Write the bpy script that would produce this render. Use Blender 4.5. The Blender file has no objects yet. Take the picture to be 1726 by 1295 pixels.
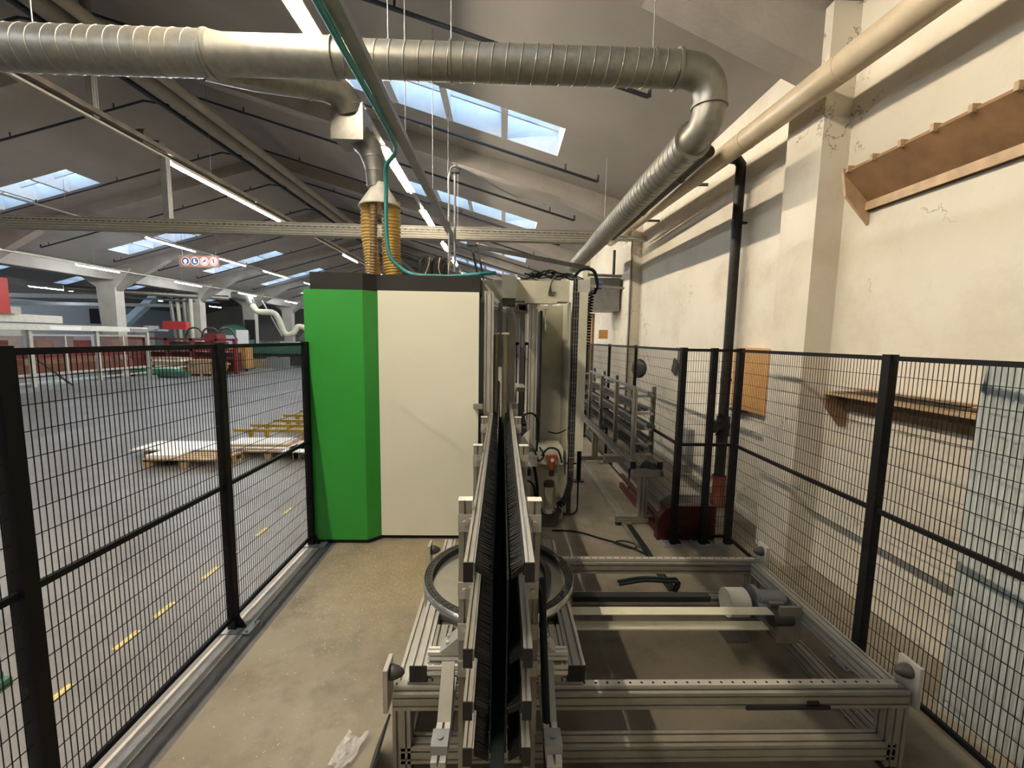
import bpy, math, random
from mathutils import Vector, Matrix, Quaternion
random.seed(7)
SC = bpy.context.scene
COL = SC.collection
WL = {}
V = Vector

# ------------------------------------------------------------------ materials
def mat(name, col, rough=.5, metal=0., var=.0, scale=6., bump=0., bscale=40., emit=None, estr=0., dirt=None, dscale=1.5, damt=.5):
    m = bpy.data.materials.new(name); m.use_nodes = True
    nt = m.node_tree; b = nt.nodes['Principled BSDF']
    b.inputs['Base Color'].default_value = (*col, 1); b.inputs['Roughness'].default_value = rough
    b.inputs['Metallic'].default_value = metal
    if max(col) < .03: b.inputs['Specular IOR Level'].default_value = .2
    N = nt.nodes.new; L = nt.links.new
    if var or dirt or bump:
        tc = N('ShaderNodeTexCoord'); gm = N('ShaderNodeNewGeometry')
    out = None
    if var:
        n = N('ShaderNodeTexNoise'); n.inputs['Scale'].default_value = scale; n.inputs['Detail'].default_value = 6
        L(gm.outputs['Position'], n.inputs['Vector'])
        r = N('ShaderNodeValToRGB'); r.color_ramp.elements[0].position = .3; r.color_ramp.elements[1].position = .7
        r.color_ramp.elements[0].color = (*[c*(1-var) for c in col], 1); r.color_ramp.elements[1].color = (*[min(1, c*(1+var)) for c in col], 1)
        L(n.outputs['Fac'], r.inputs['Fac']); out = r.outputs['Color']
    if dirt:
        n2 = N('ShaderNodeTexNoise'); n2.inputs['Scale'].default_value = dscale; n2.inputs['Detail'].default_value = 8; n2.inputs['Roughness'].default_value = .65
        L(gm.outputs['Position'], n2.inputs['Vector'])
        r2 = N('ShaderNodeValToRGB'); r2.color_ramp.elements[0].position = .5; r2.color_ramp.elements[1].position = .75
        r2.color_ramp.elements[0].color = (0, 0, 0, 1); r2.color_ramp.elements[1].color = (damt, damt, damt, 1)
        L(n2.outputs['Fac'], r2.inputs['Fac'])
        mx = N('ShaderNodeMix'); mx.data_type = 'RGBA'
        L(r2.outputs['Color'], mx.inputs[0])
        if out: L(out, mx.inputs[6])
        else: mx.inputs[6].default_value = (*col, 1)
        mx.inputs[7].default_value = (*dirt, 1); out = mx.outputs[2]
    if out: L(out, b.inputs['Base Color'])
    if bump:
        nb = N('ShaderNodeTexNoise'); nb.inputs['Scale'].default_value = bscale; nb.inputs['Detail'].default_value = 4
        L(gm.outputs['Position'], nb.inputs['Vector'])
        bp = N('ShaderNodeBump'); bp.inputs['Strength'].default_value = bump; bp.inputs['Distance'].default_value = .02
        L(nb.outputs['Fac'], bp.inputs['Height']); L(bp.outputs['Normal'], b.inputs['Normal'])
    if emit:
        b.inputs['Emission Color'].default_value = (*emit, 1); b.inputs['Emission Strength'].default_value = estr
    return m

M = {}
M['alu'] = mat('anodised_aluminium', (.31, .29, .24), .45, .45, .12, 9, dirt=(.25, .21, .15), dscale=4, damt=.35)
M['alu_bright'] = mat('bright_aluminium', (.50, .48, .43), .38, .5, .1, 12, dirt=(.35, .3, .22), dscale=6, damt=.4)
M['alu_dark'] = mat('dull_grey_aluminium', (.25, .25, .25), .45, .5, .1, 8)
M['galv'] = mat('galvanised_sheet', (.23, .225, .2), .44, .65, .16, 14, dirt=(.38, .32, .2), dscale=2.2, damt=.45)
M['black_steel'] = mat('black_powder_coat', (.006, .006, .0065), .6, 0, .1, 20)
M['rubber'] = mat('black_rubber', (.007, .012, .012), .75)
M['bristle'] = mat('black_bristle', (.009, .009, .0088), .6, 0, .3, 60)
M['black_plastic'] = mat('black_plastic', (.02, .02, .021), .4)
M['darkpipe'] = mat('dark_blue_black_pipe', (.022, .026, .04), .5, 0, .2, 10)
M['blackpipe'] = mat('black_cast_iron', (.018, .016, .014), .42, 0, .3, 14)
M['green'] = mat('green_machine_paint', (.028, .27, .034), .38, 0, .04, 2, bump=.02, bscale=300)
M['cream'] = mat('cream_machine_paint', (.76, .73, .575), .45, 0, .02, 2, bump=.02, bscale=300)
M['charcoal'] = mat('charcoal_machine_paint', (.022, .022, .0205), .5, 0, .05, 3)
M['machine'] = mat('old_cream_machine_paint', (.52, .50, .38), .45, 0, .08, 5, dirt=(.22, .2, .13), dscale=3, damt=.45)
M['olive'] = mat('olive_rubber_roller', (.15, .14, .085), .6, 0, .15, 10)
M['beigepipe'] = mat('beige_painted_pipe', (.52, .43, .29), .38, 0, .08, 5, dirt=(.3, .22, .12), dscale=3, damt=.4)
M['plaster'] = mat('old_plaster', (.50, .46, .38), .85, 0, .07, 2.5, .25, 25, dirt=(.30, .24, .16), dscale=1.2, damt=.4)
M['roofpaint'] = mat('roof_panels', (.29, .27, .25), .85, 0, .06, 1.2, .1, 30, dirt=(.2, .175, .15), dscale=.8, damt=.3)
M['rafter'] = mat('painted_concrete_rafter', (.30, .275, .245), .85, 0, .1, 2, .2, 18, dirt=(.2, .17, .13), dscale=1.5, damt=.5)
M['rafter_red'] = mat('reddish_brown_beam', (.25, .11, .06), .75, 0, .2, 3)
M['column'] = mat('pale_concrete_column', (.44, .41, .35), .85, 0, .08, 2, dirt=(.3, .27, .22), dscale=1.5, damt=.4)
M['wood'] = mat('raw_pine_board', (.42, .29, .165), .6, 0, .18, 9, dirt=(.3, .18, .09), dscale=4, damt=.3)
M['ply'] = mat('orange_plywood', (.50, .27, .09), .5, 0, .1, 5)
M['plydark'] = mat('brown_shelf_timber', (.26, .145, .068), .6, 0, .2, 7, dirt=(.15, .08, .04), dscale=4, damt=.5)
M['whiteboard'] = mat('white_laminate', (.82, .81, .79), .4, 0, .03, 3)
M['yellow'] = mat('yellow_steel', (.45, .31, .05), .5, 0, .15, 6)
M['yellow_paint'] = mat('worn_yellow_floor_paint', (.62, .47, .16), .7, 0, .3, 30)
M['hose'] = mat('amber_hose', (.55, .36, .10), .4, 0, .1, 10)
M['hose_dark'] = mat('brown_hose', (.20, .13, .05), .5, 0, .1, 10)
M['teal'] = mat('teal_hose', (.02, .20, .20), .45)
M['red'] = mat('red_machine_paint', (.17, .022, .02), .45, 0, .15, 6)
M['bright_red'] = mat('bright_red_paint', (.45, .03, .03), .4, 0, .06, 3)
M['darkred'] = mat('dark_red_steel', (.07, .009, .007), .5, 0, .2, 6)
M['orange'] = mat('orange_brown_plastic', (.17, .042, .02), .5, 0, .25, 12)
M['tank'] = mat('grey_granular_housing', (.30, .28, .24), .85, 0, .2, 60, .2, 120)
M['white_steel'] = mat('off_white_steel', (.46, .445, .39), .5, 0, .1, 6)
M['grey_steel'] = mat('grey_steel', (.26, .27, .27), .5, .2, .1, 6)
M['dark_steel'] = mat('dark_steel', (.06, .058, .052), .45, .4, .2, 14)
M['greenm'] = mat('dark_green_machine', (.05, .13, .09), .5, 0, .15, 6)
M['green_pale'] = mat('green_pallet_frame', (.09, .30, .16), .55, 0, .15, 6)
M['bluebeam'] = mat('pale_blue_steel', (.30, .42, .50), .5, 0, .1, 3)
M['tile'] = mat('blue_grey_sheet', (.52, .56, .62), .6)
M['ring'] = mat('ring_steel_sheet', (.46, .45, .41), .22, .85, .12, 10)
M['ivory'] = mat('ivory_housing', (.62, .60, .52), .5, 0, .1, 10)
M['sawdust'] = mat('pale_sawdust', (.55, .41, .22), .9, 0, .2, 90)
M['bag'] = mat('thin_white_film', (.75, .73, .68), .35)
M['signorange'] = mat('brown_orange_board', (.22, .10, .06), .6)
M['signblue'] = mat('sign_blue', (.02, .04, .14), .5)
M['signwhite'] = mat('sign_white', (.75, .75, .72), .5)
M['signred'] = mat('sign_red', (.5, .04, .03), .5)
M['corr'] = mat('grey_corrugated_sheet', (.34, .36, .335), .5, 0, .05, 4)
M['tube_warm'] = mat('warm_tube', (1, .95, .85), .4, emit=(1, .875, .70), estr=480)
M['tube_far'] = mat('cool_far_tube', (1, 1, 1), .4, emit=(.84, .92, 1), estr=130)
M['tube_cool'] = mat('cool_tube', (1, 1, 1), .4, emit=(.84, .92, 1), estr=290)
M['orange_reg'] = mat('orange_regulator', (.25, .05, .015), .4)
M['brass'] = mat('brass_fitting', (.5, .4, .2), .35, .7)
M['warm_reflector'] = mat('cream_reflector', (.30, .24, .13), .4, 0, .05, 4)
M['kerb'] = mat('pale_kerb_concrete', (.52, .475, .41), .85, 0, .1, 9, .2, 60, dirt=(.2, .18, .15), dscale=6, damt=.5)
M['joint_shade'] = mat('asphalt_joint_and_shade', (.105, .10, .095), .85, 0, .2, 9, .2, 60)  # asphalt joint and the fence's shadow, both put into one dark colour
M['dark_rust'] = mat('dirty_dark_tray', (.085, .07, .055), .7, .2, .4, 3)
M['blue'] = mat('blue_plastic', (.03, .08, .25), .4)

def glass(name, tint, a):
    m = bpy.data.materials.new(name); m.use_nodes = True
    nt = m.node_tree; b = nt.nodes['Principled BSDF']
    b.inputs['Base Color'].default_value = (*tint, 1); b.inputs['Alpha'].default_value = a; b.inputs['Roughness'].default_value = .3
    return m
M['rednet'] = glass('red_translucent_curtain', (.20, .055, .045), .32)
M['bag'] = glass('thin_white_film', (.72, .70, .66), .5)
M['clear'] = glass('clear_plastic', (.6, .6, .55), .35)

# skylight pane: daylight through corrugated plastic
m = bpy.data.materials.new('daylit_corrugated_pane'); m.use_nodes = True
nt = m.node_tree; b = nt.nodes['Principled BSDF']; N = nt.nodes.new; L = nt.links.new
g = N('ShaderNodeNewGeometry'); w = N('ShaderNodeTexWave'); w.inputs['Scale'].default_value = 4.; w.inputs['Distortion'].default_value = .3
L(g.outputs['Position'], w.inputs['Vector'])
n = N('ShaderNodeTexNoise'); n.inputs['Scale'].default_value = 5; n.inputs['Detail'].default_value = 8; L(g.outputs['Position'], n.inputs['Vector'])
mm = N('ShaderNodeMath'); mm.operation = 'MULTIPLY'; L(w.outputs['Fac'], mm.inputs[0]); L(n.outputs['Fac'], mm.inputs[1])
r = N('ShaderNodeValToRGB'); r.color_ramp.elements[0].color = (.36, .62, 1, 1); r.color_ramp.elements[1].color = (.75, .90, 1, 1)
r.color_ramp.elements[0].position = .1; r.color_ramp.elements[1].position = .5
L(mm.outputs[0], r.inputs['Fac']); L(r.outputs['Color'], b.inputs['Emission Color'])
b.inputs['Emission Strength'].default_value = 2.0; b.inputs['Base Color'].default_value = (.5, .6, .7, 1)
M['sky'] = m
M['shaft'] = mat('white_shaft_boards', (.68, .70, .72), .7, 0, .04, 6)

# floors and wall: richer node mats
def rich(name, base, dark, light, stain, s1=.7, s2=5, rough=.75, cracks=False, bump=.15, dark_patch=None, dust=None):
    m = bpy.data.materials.new(name); m.use_nodes = True
    nt = m.node_tree; b = nt.nodes['Principled BSDF']; N = nt.nodes.new; L = nt.links.new
    g = N('ShaderNodeNewGeometry')
    def noise(s, d=8, rg=.6):
        n = N('ShaderNodeTexNoise'); n.inputs['Scale'].default_value = s; n.inputs['Detail'].default_value = d; n.inputs['Roughness'].default_value = rg
        L(g.outputs['Position'], n.inputs['Vector']); return n.outputs['Fac']
    def ramp(f, p0, c0, p1, c1):
        r = N('ShaderNodeValToRGB'); e = r.color_ramp.elements
        e[0].position = p0; e[0].color = (*c0, 1); e[1].position = p1; e[1].color = (*c1, 1); L(f, r.inputs['Fac']); return r.outputs['Color']
    def mix(f, a, c):
        x = N('ShaderNodeMix'); x.data_type = 'RGBA'; L(f, x.inputs[0])
        (L(a, x.inputs[6]) if not isinstance(a, tuple) else setattr(x.inputs[6], 'default_value', (*a, 1)))
        (L(c, x.inputs[7]) if not isinstance(c, tuple) else setattr(x.inputs[7], 'default_value', (*c, 1)))
        return x.outputs[2]
    c = ramp(noise(s1), .32, dark, .7, light)
    c = mix(ramp(noise(s2), .35, (0, 0, 0), .75, (.55, .55, .55)), c, base)
    c = mix(ramp(noise(s1*2.3, 10, .7), .50, (0, 0, 0), .72, (.7, .7, .7)), c, stain)
    c = mix(ramp(noise(45, 3), .62, (0, 0, 0), .8, (.35, .35, .35)), c, dark)
    if cracks:
        f = noise(1.4, 6, .6)
        a = N('ShaderNodeMath'); a.operation = 'SUBTRACT'; L(f, a.inputs[0]); a.inputs[1].default_value = .5
        ab = N('ShaderNodeMath'); ab.operation = 'ABSOLUTE'; L(a.outputs[0], ab.inputs[0])
        line = ramp(ab.outputs[0], .002, (1, 1, 1), .005, (0, 0, 0))
        mask = ramp(noise(.9, 3), .54, (0, 0, 0), .60, (.85, .85, .85))
        mu = N('ShaderNodeMix'); mu.data_type = 'RGBA'; mu.blend_type = 'MULTIPLY'; mu.inputs[0].default_value = 1
        L(line, mu.inputs[6]); L(mask, mu.inputs[7])
        c = mix(mu.outputs[2], c, (.10, .085, .06))
    if dark_patch:   # darker brown patch around and under the floor frame, with a ragged edge
        vd = N('ShaderNodeVectorMath'); vd.operation = 'DISTANCE'; vd.inputs[1].default_value = dark_patch[:3]
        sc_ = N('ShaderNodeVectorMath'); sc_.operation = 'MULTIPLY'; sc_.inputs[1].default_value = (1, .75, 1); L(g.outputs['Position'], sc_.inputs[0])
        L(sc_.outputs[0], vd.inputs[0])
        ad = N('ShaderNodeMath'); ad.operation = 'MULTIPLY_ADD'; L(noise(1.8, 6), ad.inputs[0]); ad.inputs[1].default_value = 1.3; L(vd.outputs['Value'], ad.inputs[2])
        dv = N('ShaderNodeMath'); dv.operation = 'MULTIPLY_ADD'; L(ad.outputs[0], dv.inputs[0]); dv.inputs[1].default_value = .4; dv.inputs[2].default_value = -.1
        c = mix(ramp(dv.outputs[0], dark_patch[3], (.62, .62, .62), dark_patch[3]+.35, (0, 0, 0)), c, (.045, .036, .024))
    if dust:     # thin film of spilt wood dust, ragged and streaky
        sc2 = N('ShaderNodeVectorMath'); sc2.operation = 'MULTIPLY'; sc2.inputs[1].default_value = (1, .8, 1); L(g.outputs['Position'], sc2.inputs[0])
        v2 = N('ShaderNodeVectorMath'); v2.operation = 'DISTANCE'; v2.inputs[1].default_value = dust; L(sc2.outputs[0], v2.inputs[0])
        a2 = N('ShaderNodeMath'); a2.operation = 'MULTIPLY_ADD'; L(noise(3.5, 10, .75), a2.inputs[0]); a2.inputs[1].default_value = 1.6; L(v2.outputs['Value'], a2.inputs[2])
        a3 = N('ShaderNodeMath'); a3.operation = 'MULTIPLY_ADD'; L(a2.outputs[0], a3.inputs[0]); a3.inputs[1].default_value = .4; a3.inputs[2].default_value = 0
        m3 = N('ShaderNodeMix'); m3.data_type = 'RGBA'; m3.blend_type = 'MULTIPLY'; m3.inputs[0].default_value = 1
        L(ramp(a3.outputs[0], .42, (.62, .62, .62), .66, (0, 0, 0)), m3.inputs[6]); L(ramp(noise(40, 6, .8), .4, (.25, .25, .25), .6, (1, 1, 1)), m3.inputs[7])
        c = mix(m3.outputs[2], c, (.44, .34, .19))
    L(c, b.inputs['Base Color']); b.inputs['Roughness'].default_value = rough
    bp = N('ShaderNodeBump'); bp.inputs['Strength'].default_value = bump; bp.inputs['Distance'].default_value = .02
    L(noise(30, 5), bp.inputs['Height']); L(bp.outputs['Normal'], b.inputs['Normal'])
    return m
M['floor_in'] = rich('beige_worn_concrete', (.235, .20, .145), (.14, .117, .082), (.30, .262, .19), (.085, .07, .046), s1=1.1, s2=6, rough=.7, dark_patch=(1.15, 1.9, 0, .42), dust=(-.92, 3.12, 0))
M['floor_hall'] = rich('grey_worn_concrete', (.19, .18, .172), (.13, .12, .112), (.25, .245, .24), (.085, .077, .068), .5, 4, rough=.4, bump=.04)  # greyer than the inner floor: the cooler light there is put into the colour
M['wall'] = rich('cracked_cream_plaster', (.64, .59, .49), (.58, .53, .42), (.70, .65, .55), (.48, .42, .32), .5, 3, .85, True, .12)

# ------------------------------------------------------------------ mesh builder
def frame_of(d, up=None):
    d = d.normalized()
    if up is None: up = V((0, 0, 1)) if abs(d.z) < .95 else V((0, 1, 0))
    s = d.cross(V(up)).normalized(); u = s.cross(d).normalized()
    return s, u
class MB:
    def __init__(self): self.v = []; self.f = []; self.sm = []; self.mi = []; self.cm = 0
    def add(self, vs, fs, smooth=False):
        o = len(self.v); self.v += [V(p) for p in vs]
        for f in fs: self.f.append([i+o for i in f]); self.sm.append(smooth); self.mi.append(self.cm)
        return self
    def box(self, c, s, rot=None):
        c = V(c); h = V(s)*.5; vs = []
        for x in (-1, 1):
            for y in (-1, 1):
                for z in (-1, 1):
                    p = V((x*h.x, y*h.y, z*h.z))
                    if rot: p = rot @ p
                    vs.append(c+p)
        return self.add(vs, [(0, 1, 3, 2), (4, 6, 7, 5), (0, 4, 5, 1), (2, 3, 7, 6), (0, 2, 6, 4), (1, 5, 7, 3)])
    def bx(self, x0, x1, y0, y1, z0, z1): return self.box(((x0+x1)/2, (y0+y1)/2, (z0+z1)/2), (x1-x0, y1-y0, z1-z0))
    def prism(self, poly, p0, p1, up=None, smooth=False):
        p0 = V(p0); p1 = V(p1); s, u = frame_of(p1-p0, up); n = len(poly)
        vs = [p0+s*a+u*b for a, b in poly]+[p1+s*a+u*b for a, b in poly]
        fs = [(i, (i+1) % n, n+(i+1) % n, n+i) for i in range(n)]
        self.add(vs, fs, smooth); self.add(vs, [tuple(range(n-1, -1, -1)), tuple(range(n, 2*n))]); return self
    def bar(self, p0, p1, w, h=None, up=None):
        h = h or w
        return self.prism([(-w/2, -h/2), (w/2, -h/2), (w/2, h/2), (-w/2, h/2)], p0, p1, up)
    def slot(self, p0, p1, w, h, up=None, pitch=.045):
        return self.prism(slotpoly(w, h, pitch), p0, p1, up)
    def cyl(self, p0, p1, r, n=16, r1=None):
        p0 = V(p0); p1 = V(p1); s, u = frame_of(p1-p0); r1 = r if r1 is None else r1
        cs = [(math.cos(2*math.pi*i/n), math.sin(2*math.pi*i/n)) for i in range(n)]
        vs = [p0+(s*a+u*b)*r for a, b in cs]+[p1+(s*a+u*b)*r1 for a, b in cs]
        self.add(vs, [(i, (i+1) % n, n+(i+1) % n, n+i) for i in range(n)], True)
        self.add(vs, [tuple(range(n-1, -1, -1)), tuple(range(n, 2*n))]); return self
    def tube(self, path, r, n=8, closed=False, caps=True):
        P = [V(p) for p in path]; m = len(P); rr = r if callable(r) else (lambda t: r)
        T = []
        for i in range(m):
            a = P[(i-1) % m] if closed or i > 0 else P[0]; c = P[(i+1) % m] if closed or i < m-1 else P[-1]
            d = (c-a); T.append(d.normalized() if d.length > 1e-9 else V((0, 0, 1)))
        s, u = frame_of(T[0]); vs = []
        for i in range(m):
            if i: 
                q = T[i-1].rotation_difference(T[i]); s = q @ s; u = q @ u
            k = rr(i/max(1, m-1))
            for j in range(n):
                a = 2*math.pi*j/n; vs.append(P[i]+(s*math.cos(a)+u*math.sin(a))*k)
        fs = []
        for i in range(m if closed else m-1):
            for j in range(n):
                a = i*n+j; b2 = i*n+(j+1) % n; c = ((i+1) % m)*n+(j+1) % n; d = ((i+1) % m)*n+j; fs.append((a, b2, c, d))
        self.add(vs, fs, True)
        if caps and not closed: self.add(vs[:n]+vs[-n:], [tuple(range(n-1, -1, -1)), tuple(range(n, 2*n))])
        return self
    def lathe(self, prof, c, ax=(0, 0, 1), n=32):
        c = V(c); ax = V(ax).normalized(); s, u = frame_of(ax); m = len(prof); vs = []
        for r, z in prof:
            for j in range(n):
                a = 2*math.pi*j/n; vs.append(c+ax*z+(s*math.cos(a)+u*math.sin(a))*r)
        fs = [(i*n+j, i*n+(j+1) % n, (i+1)*n+(j+1) % n, (i+1)*n+j) for i in range(m-1) for j in range(n)]
        return self.add(vs, fs, True)
    def build(self, name, mt, parent=None, loc=None):
        me = bpy.data.meshes.new(name)
        o = bpy.data.objects.new(name, me); COL.objects.link(o)
        if parent is not None: base = WL[parent]; o.parent = parent
        else: base = V(loc) if loc is not None else V((0, 0, 0)); o.location = base
        WL[o] = base
        me.from_pydata([tuple(p-base) for p in self.v], [], self.f)
        for ml in (mt if isinstance(mt, (list, tuple)) else [mt]): me.materials.append(M[ml])
        me.polygons.foreach_set('use_smooth', self.sm)
        me.polygons.foreach_set('material_index', self.mi)
        me.update(); me.validate()
        return o
def slotpoly(w, h, pitch=.045):
    pts = []; dp = min(.018, min(w, h)*.3)
    def side(L_, tr):
        k = max(1, round(L_/pitch)); g = L_/k; q = []
        for i in range(k):
            c = -L_/2+g*(i+.5)
            q += [(c-.005, 0), (c-.005, -dp), (c+.005, -dp), (c+.005, 0)]
        for a, d in q: pts.append(tr(a, d))
    pts.append((-w/2, h/2)); side(w, lambda a, d: (a, h/2+d))
    pts.append((w/2, h/2)); side(h, lambda a, d: (w/2+d, -a))
    pts.append((w/2, -h/2)); side(w, lambda a, d: (-a, -h/2-d))
    pts.append((-w/2, -h/2)); side(h, lambda a, d: (-w/2-d, a))
    return pts[::-1]
def tag(o, label=None, cat=None, group=None, kind=None):
    if label: o['label'] = label
    if cat: o['category'] = cat
    if group: o['group'] = group
    if kind: o['kind'] = kind
    return o
def thing(name, label, cat, loc, group=None):
    o = bpy.data.objects.new(name, None); COL.objects.link(o); o.location = loc; WL[o] = V(loc); o.empty_display_size = .1
    return tag(o, label, cat, group)
def struct(o): o['kind'] = 'structure'; return o
def kids(o): return [c for c in bpy.data.objects if c.parent == o]
def copy_tree(o, parent=None):
    c = o.copy(); COL.objects.link(c); c.parent = parent
    if o in WL: WL[c] = WL[o]
    for ch in kids(o): copy_tree(ch, c)
    return c
def arc(p0, p1, p2, n=10):   # quadratic bend
    p0, p1, p2 = V(p0), V(p1), V(p2)
    return [p0*(1-t)**2+p1*2*t*(1-t)+p2*t*t for t in [i/n for i in range(n+1)]]
def smoothpath(pts, n=8):    # catmull-rom
    P = [V(p) for p in pts]; P = [P[0]*2-P[1]]+P+[P[-1]*2-P[-2]]; out = []
    for i in range(1, len(P)-2):
        a, b, c, d = P[i-1:i+3]
        for k in range(n):
            t = k/n; out.append(.5*((2*b)+(c-a)*t+(2*a-5*b+4*c-d)*t*t+(3*b-a-3*c+d)*t**3))
    out.append(P[-2]); return out

# ------------------------------------------------------------------ the hall
RX, RZ, SL = -8.2, 8.55, .288           # ridge and roof slope
EX = 3.16; VX = -19.3                 # right wall and valley
def zroof(x):
    if x >= VX: return RZ-SL*abs(x-RX)
    return RZ-SL*abs(x-(2*VX-RX))
YA, YB = -8., 62.
SKY_R = (-3.2, 1.05); SKY_L = (-17.45, -13.2)
GY = [2.35+5.9*k for k in range(-1, 10)]
# floor
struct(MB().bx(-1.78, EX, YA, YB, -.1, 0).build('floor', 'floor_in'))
f2 = MB().bx(-42.5, -2.06, YA, YB, -.1, 0).build('floor_hall', 'floor_hall'); f2.name = 'floor.001'; struct(f2)
struct(MB().bx(-2.06, -1.925, YA, YB, -.1, .004).build('trim_1', 'kerb'))
struct(MB().bx(-1.925, -1.78, YA, YB, -.1, -.004).build('trim_2', 'joint_shade'))
# walls
struct(MB().bx(EX, EX+.25, YA, YB, -.1, zroof(EX)+.3).build('wall_right', 'wall'))
struct(MB().bx(-42.7, -42.5, YA, YB, -.1, 6).build('wall_left', 'tile'))
struct(MB().bx(-42.7, EX+.25, YB, YB+.2, -.1, 8.8).build('wall_back', 'plaster'))
struct(MB().bx(-42.7, EX+.25, YA-.2, YA, -.1, 8.8).build('wall_front', 'plaster'))
# roof slopes with skylight openings
def slope(name, x0, x1, hole):
    mb = MB(); ys = [YA]
    for g in GY: ys += [g-.55, g+.55]
    ys.append(YB); xs = [x0, hole[0], hole[1], x1]
    for i in range(3):
        for j in range(len(ys)-1):
            if i == 1 and j % 2 == 1: continue
            a, c, y0, y1 = xs[i], xs[i+1], ys[j], ys[j+1]
            mb.add([(a, y0, zroof(a)), (c, y0, zroof(c)), (c, y1, zroof(c)), (a, y1, zroof(a))], [(0, 3, 2, 1)])
    return struct(mb.build(name, 'roofpaint'))
slope('ceiling', RX, EX+.25, SKY_R)
slope('ceiling.001', VX, RX, SKY_L)
X2 = 2*VX-RX
slope('ceiling.002', X2, VX, (-26.4, -22.2))
slope('ceiling.003', -42.7, X2, (-38, -34))
# skylights: shaft, bars and corrugated daylit panes
wn = 0
def skylight(h, g):
    global wn; wn += 1
    x0, x1 = h; y0, y1 = g-.55, g+.55; D = .5
    s = MB()
    def q(pts): s.add(pts, [(0, 1, 2, 3)])
    za, zb = zroof(x0), zroof(x1)
    q([(x0, y0, za), (x1, y0, zb), (x1, y0, zb+D), (x0, y0, za+D)]); q([(x1, y1, zb), (x0, y1, za), (x0, y1, za+D), (x1, y1, zb+D)])
    q([(x0, y1, za), (x0, y0, za), (x0, y0, za+D), (x0, y1, za+D)]); q([(x1, y0, zb), (x1, y1, zb), (x1, y1, zb+D), (x1, y0, zb+D)])
    for k in range(1, 4):
        xx = x0+(x1-x0)*k/4; zz = zroof(xx)
        s.add([(xx+a, y, zz+b) for a in (-.06, .06) for y in (y0, y1) for b in (-.01, D)], [(0, 1, 3, 2), (4, 6, 7, 5), (0, 2, 6, 4)])
    o = s.build('window_%d' % wn, 'shaft', loc=(0, 0, 0)); struct(o)
    for k in range(4):
        p = MB(); a = x0+(x1-x0)*k/4+.03; c = x0+(x1-x0)*(k+1)/4-.03
        nn = 14; vs = []
        for i in range(nn*2+1):
            xx = a+(c-a)*i/(nn*2); zz = zroof(xx)+D-.02+(.02 if i % 2 else 0)
            vs += [(xx, y0, zz), (xx, y1, zz)]
        p.add(vs, [(2*i, 2*i+1, 2*i+3, 2*i+2) for i in range(nn*2)])
        p.build('pane', 'sky', o)
        MB().bar((a, g+.1, zroof(a)+.3), (c, g+.1, zroof(c)+.3), .05, .12).build('sash_bar', 'shaft', o)
for g in GY:
    skylight(SKY_R, g); skylight(SKY_L, g)
for g in GY[2::2]: skylight((-26.4, -22.2), g)
# the two ends of roof holes in the far nave that have no skylight stay closed with panes too
for g in GY[0:2]+GY[3::2]:
    skylight((-26.4, -22.2), g)
for g in GY: skylight((-38, -34), g)
# rafters with haunches (one structure each), wall pillars, columns in the valley
tn = 2
RY = [4.25+5.8*k for k in range(-2, 10)]
for i, y in enumerate(RY):
    tn += 1; d = .36
    poly = [(RX, RZ+.02), (EX, zroof(EX)+.02), (EX, zroof(EX)-.62), (2.93, zroof(2.93)-.58), (1.3, zroof(1.3)-d), (RX, RZ-d)]
    polyL = [(RX, RZ+.02), (RX, RZ-d), (-16.4, zroof(-16.4)-d), (-18.4, zroof(-18.4)-.95), (VX, zroof(VX)-1.3), (VX, zroof(VX)+.02)]
    def ex(poly, w=.15):
        b_ = MB(); n = len(poly); vs = [(a, y-w, z) for a, z in poly]+[(a, y+w, z) for a, z in poly]
        b_.add(vs, [(k, (k+1) % n, n+(k+1) % n, n+k) for k in range(n)]+[tuple(range(n-1, -1, -1)), tuple(range(n, 2*n))]); return b_
    struct(ex(poly).build('trim_%d' % tn, 'rafter')); tn += 1
    struct(ex(polyL).build('trim_%d' % tn, 'rafter' if i != 3 else 'rafter'))
    tn += 1; py = y
    pb = MB().bx(2.90, EX, py-.25, py+.25, 0, zroof(EX))
    struct(pb.build('trim_%d' % tn, 'wall'))
    tn += 1
    cb = MB(); zt = zroof(VX)-.9
    cb.add([(VX-a, y-b2, z) for z, a, b2 in ((0, .30, .25), (zt, .55, .25)) for a, b2 in ((a, b2), (a, -b2), (-.34, -b2), (-.34, b2))],
           [(3, 2, 1, 0), (4, 5, 6, 7), (0, 1, 5, 4), (1, 2, 6, 5), (2, 3, 7, 6), (3, 0, 4, 7)])
    cb.add([(VX-a, y-b2, z) for z, a in ((zt, .55), (zt+.9, 1.8)) for a, b2 in ((a, .25), (a, -.25), (-a*.62, -.25), (-a*.62, .25))],
           [(3, 2, 1, 0), (4, 5, 6, 7), (0, 1, 5, 4), (1, 2, 6, 5), (2, 3, 7, 6), (3, 0, 4, 7)])
    struct(cb.build('trim_%d' % tn, 'column'))
# eave beam along the valley
tn += 1; struct(MB().bx(VX-.3, VX+.3, YA, YB, zroof(VX)-.55, zroof(VX)+.02).build('trim_%d' % tn, 'rafter'))

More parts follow.
